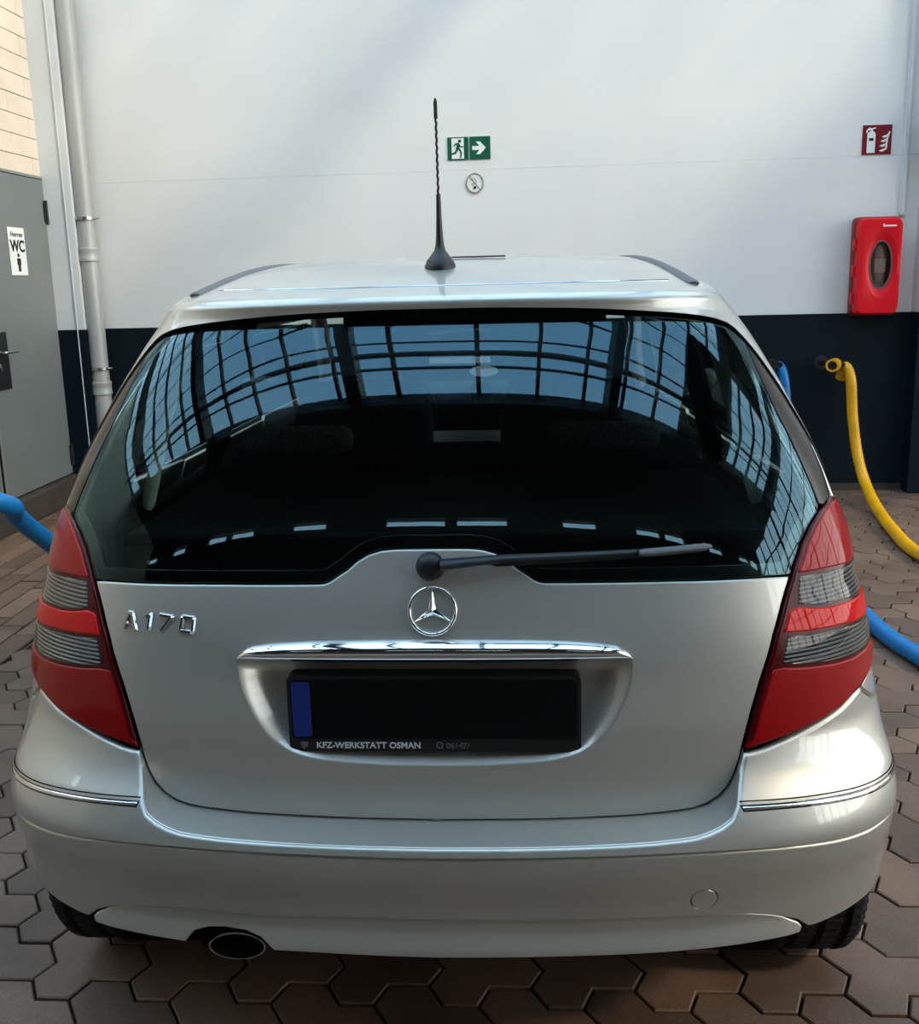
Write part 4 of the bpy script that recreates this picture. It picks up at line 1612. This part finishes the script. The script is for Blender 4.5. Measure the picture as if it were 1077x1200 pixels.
for sg in (-1, 1):
    top_arch = (AMAX+RAX-float(YM(.634))-LC, .634)
    qp = [(a+.004, z+.001) for a, z in C['fuel'][::-1]]+[(a+.005, z) for a, z in LAMP_OUT[::-1][1:]]+[(.912, 1.09), (.918, 1.2), (.921, 1.3), (.911, 1.392), (1.10, 1.392), (1.20, 1.30), (1.30, 1.05), (1.70, 1.03), (1.70, .25)]
    qp += [(a, z) for a, z in lower_arch(RAX, True)]+[top_arch, (arch_a(.625, YM), .640), (1.08, .680), (.96, .695)]
    panel('quarter_panel', [(sg*a, z) for a, z in qp], SM, 'silver', car, h=.035, r=.003, depth=.014)
    for a0, a1 in ((1.706, 2.60), (2.606, 3.50)):
        dr = panel('side_door', [(sg*a, z) for a, z in ((a0, .27), (a1, .27), (a1, 1.01), (a0, 1.025))], SM, 'silver', car, h=.05, r=.004, depth=.014)
        MB().tube([SM(np.array(sg*(a0+.10+k*.02)), np.array(.88))+normal(SM, np.array(sg*(a0+.1)), np.array(.88))*(.03 if 0 < k < 8 else .0) for k in range(9)], .011, 8).build('door_handle', 'silver', dr, smooth=True)
    FAX = RAX+2.568
    fa = [(arch_a(z, YM, FAX, ARC, False), z) for z in (.25, .33, .42, .50, .56, .60, .625)]+[(arch_a(z, YM, FAX, ARC, True), z) for z in (.60, .55, .48, .42)]
    fq = [(3.506, .25)]+fa+[(4.25, .42), (4.25, .74), (3.95, .86), (3.506, 1.0)]
    panel('front_wing', [(sg*a, z) for a, z in fq], SM, 'silver', car, h=.05, r=.003, depth=.014)
    sw = [(1.22, 1.30), (1.31, 1.055), (3.42, 1.02), (3.0, 1.22), (2.66, 1.375), (1.13, 1.375)]
    panel('side_window', [(sg*a, z) for a, z in sw], SM, 'side_glass', car, h=.06, r=.002, depth=.006, lift=-.006)
    # screen pillar
    MB().tube(spline([(sg*.640, 2.25, 1.455), (sg*.67, 2.5, 1.36), (sg*.73, 2.85, 1.17), (sg*.80, 3.2, 1.0)], 20), .035, 10).build('screen_pillar', 'silver', car, smooth=True)
    MB().box((sg*.96, 2.55, 1.07), (.16, .09, .12), r=.035, seg=3).build('door_mirror', 'silver', car, smooth=True)

P = []
for t in np.linspace(0, 1, 12):
    row = []
    for s_ in np.linspace(-1, 1, 21):
        zt = 1.602-.10*abs(s_)**3
        top = np.array([s_*.60, 2.36, zt])
        bot = np.array([s_*.74, 3.22-.16*s_*s_, 1.0])
        row.append(top+(bot-top)*t+np.array([0, .03, .03])*math.sin(PI*t))
    P.append(row)
grid_mesh('windscreen', np.array(P), 'pane_glass', car)
P = []
for t in np.linspace(0, 1, 12):
    P.append([(s_*(.76-.10*t*t), (3.20-.16*s_*s_)*(1-t)+(3.80-.34*s_*s_)*t, .995-.17*t-.06*t*t-.05*s_*s_) for s_ in np.linspace(-1, 1, 21)])
grid_mesh('bonnet', np.array(P), 'silver', car)
P = []
for z in np.linspace(.22, .76, 10):
    P.append([(.86*math.sin(a), 3.36+.48*math.cos(a)**.7 if math.cos(a) > 1e-6 else 3.36, z) for a in np.linspace(-PI/2, PI/2, 33)])
grid_mesh('front_bumper', np.array(P), 'silver', car)

# ---- wheels


def wheel(x, y, sg):
    w = empty('wheel', (x, y, .300), parent=car)
    T = MB()
    R0, hw = .300, .0975
    prof = [(.195, -hw*.80), (.215, -hw*.98), (.26, -hw*1.02), (.286, -hw*.93), (.297, -hw*.78)]
    for gx in (-.05, 0, .05):
        prof += [(R0-.0005, gx-.009), (R0-.009, gx-.007), (R0-.009, gx+.007), (R0-.0005, gx+.009)]
    prof += [(.297, hw*.78), (.286, hw*.93), (.26, hw*1.02), (.215, hw*.98), (.195, hw*.80)]
    seg = 234
    vs_, fs_ = [], []
    n_ = len(prof)
    for i in range(seg):
        a = 2*PI*i/seg
        for r_, h_ in prof:
            rr = r_
            sh = i+int(abs(h_)*60)
            if r_ > .28 and sh % 3 == 0:
                rr = r_-.005
            vs_.append((h_, rr*math.cos(a), rr*math.sin(a)))
    for i in range(seg):
        j = (i+1) % seg
        for k in range(n_-1):
            fs_.append((i*n_+k, j*n_+k, j*n_+k+1, i*n_+k+1))
    T.add(vs_, fs_).build('tyre', 'rubber', w, smooth=30)
    D = MB().lathe([(0, sg*.05), (.06, sg*.055), (.18, sg*.04), (.196, sg*.07), (.2, sg*.075), (.2, -sg*.075)], 'X', 40)
    D.build('rim', 'alloy', w, smooth=True)
    for k in range(7):
        a = 2*PI*k/7
        MB().tube([(sg*.066, .03*math.cos(a), .03*math.sin(a)), (sg*.062, .19*math.cos(a), .19*math.sin(a))], .016, 8, flat=.6).build('spoke', 'alloy', w, smooth=True)
    return w


for sg in (-1, 1):
    wheel(sg*.775, RAX, sg)
    wheel(sg*.775, RAX+2.568, sg)
    # arch liners
    L_ = MB()
    vs_, fs_ = [], []
    for k in range(25):
        a = .5+(PI-1.0)*k/24
        for x in (.60, .80):
            vs_.append((sg*x, RAX-.335*math.cos(a), .305+.335*math.sin(a)))
    for k in range(24):
        fs_.append((2*k, 2*k+1, 2*k+3, 2*k+2))
    L_.add(vs_, fs_).build('arch_liner', 'black_void', car)

# ---- cabin
cab = MB()
cab.box((0, 1.75, .42), (1.50, 2.75, .06))
cab.build('cabin_floor', 'dark_trim', car)
for sg in (-1, 1):
    MB().box((sg*.765, 1.78, .70), (.06, 2.5, .60), r=.02).build('cabin_side', 'dark_trim', car)
    # light pillar trims inside the rear window
    pt = spline([(sg*.600, .66, 1.40), (sg*.618, .64, 1.33), (sg*.645, .60, 1.22), (sg*.668, .58, 1.12), (sg*.690, .57, 1.03)], 24)
    MB().tube(pt, [.016]+[.022]*(len(pt)-2)+[.014], 10, flat=.6).build('inner_pillar_trim', 'light_trim', car, smooth=True)
    pt = spline([(sg*.60, 1.18, 1.44), (sg*.66, 1.2, 1.30), (sg*.74, 1.2, 1.0)], 16)
    MB().tube(pt, .04, 10, flat=.7).build('centre_pillar_trim', 'dark_trim', car, smooth=True)
MB().box((0, .64, 1.02), (1.30, .60, .025), r=.008).build('luggage_cover', 'dark_trim', car)
MB().tube([(-.66, .94, 1.035), (.66, .94, 1.035)], .022, 12).build('cover_reel', 'dark_trim', car, smooth=True)


def rbox(c, s, r, name, material, parent, rx=0.0, seg=4):
    return MB().box(c, s, r=r, seg=seg, rx=rx).build(name, material, parent, smooth=60)


rbox((0, 1.08, .80), (1.36, .16, .56), .05, 'rear_bench_back', 'seat_fabric', car, rx=-.2)
for x in (-.436, .400):
    rbox((x, 1.03, 1.105), (.295, .09, .075), .03, 'rear_headrest', 'seat_pattern', car)
for x in (-.422, .378):
    s_ = rbox((x, 2.02, .80), (.54, .14, .56), .06, 'front_seat', 'seat_fabric', car, rx=-.18)
    rbox((x, 2.06, 1.105), (.50, .12, .10), .045, 'seat_shoulder', 'seat_fabric', s_)
    rbox((x, 2.10, 1.125), (.28, .10, .09), .04, 'front_headrest', 'seat_fabric', s_)
MB().box((0, 2.42, 1.425), (1.10, .05, .19), r=.02).build('screen_header', 'dark_trim', car)
for x in (-.31, .31):
    rbox((x, 2.44, 1.42), (.44, .03, .15), .012, 'sun_visor', 'dark_trim', car, rx=.3)
rbox((0, 2.98, .93), (1.42, .46, .20), .06, 'dashboard', 'dark_trim', car)
sw = MB().tube([(-.37+.185*math.cos(a), 2.52+.06*math.sin(a), .955+.175*math.sin(a)) for a in np.linspace(0, 2*PI, 41)[:-1]], .014, 10, closed=True)
sw.tube([(-.54, 2.53, .955), (-.20, 2.53, .955)], .016, 8)
sw.build('steering_wheel', 'dark_trim', car, smooth=True)
rbox((0.02, 2.66, 1.03), (.10, .05, .10), .02, 'phone_mount', 'dark_trim', car)
MB().prism(oval(.022, 1.087, .070, .026, 28), 3.02, 3.026).build('oval_lamp_reflection', 'white_print', car)  # white oval standing in for a round lamp's reflection
MB().box((-.09, 2.92, 1.152), (.29, .004, .028)).build('strip_lamp_reflection', 'white_print', car)  # white bar standing in for a tube lamp's reflection
# headlining under the roof
hl_ = allc.copy()
sel_r = [i for i in range(hl_.shape[1]) if i > 22 and i % 3 == 0]
Hh = np.transpose(hl_[:, sel_r], (1, 0, 2)).copy()
Hh[..., 2] -= .03
Hh[..., 0] *= .96
grid_mesh('headlining', Hh, 'headliner', car, flip=True)
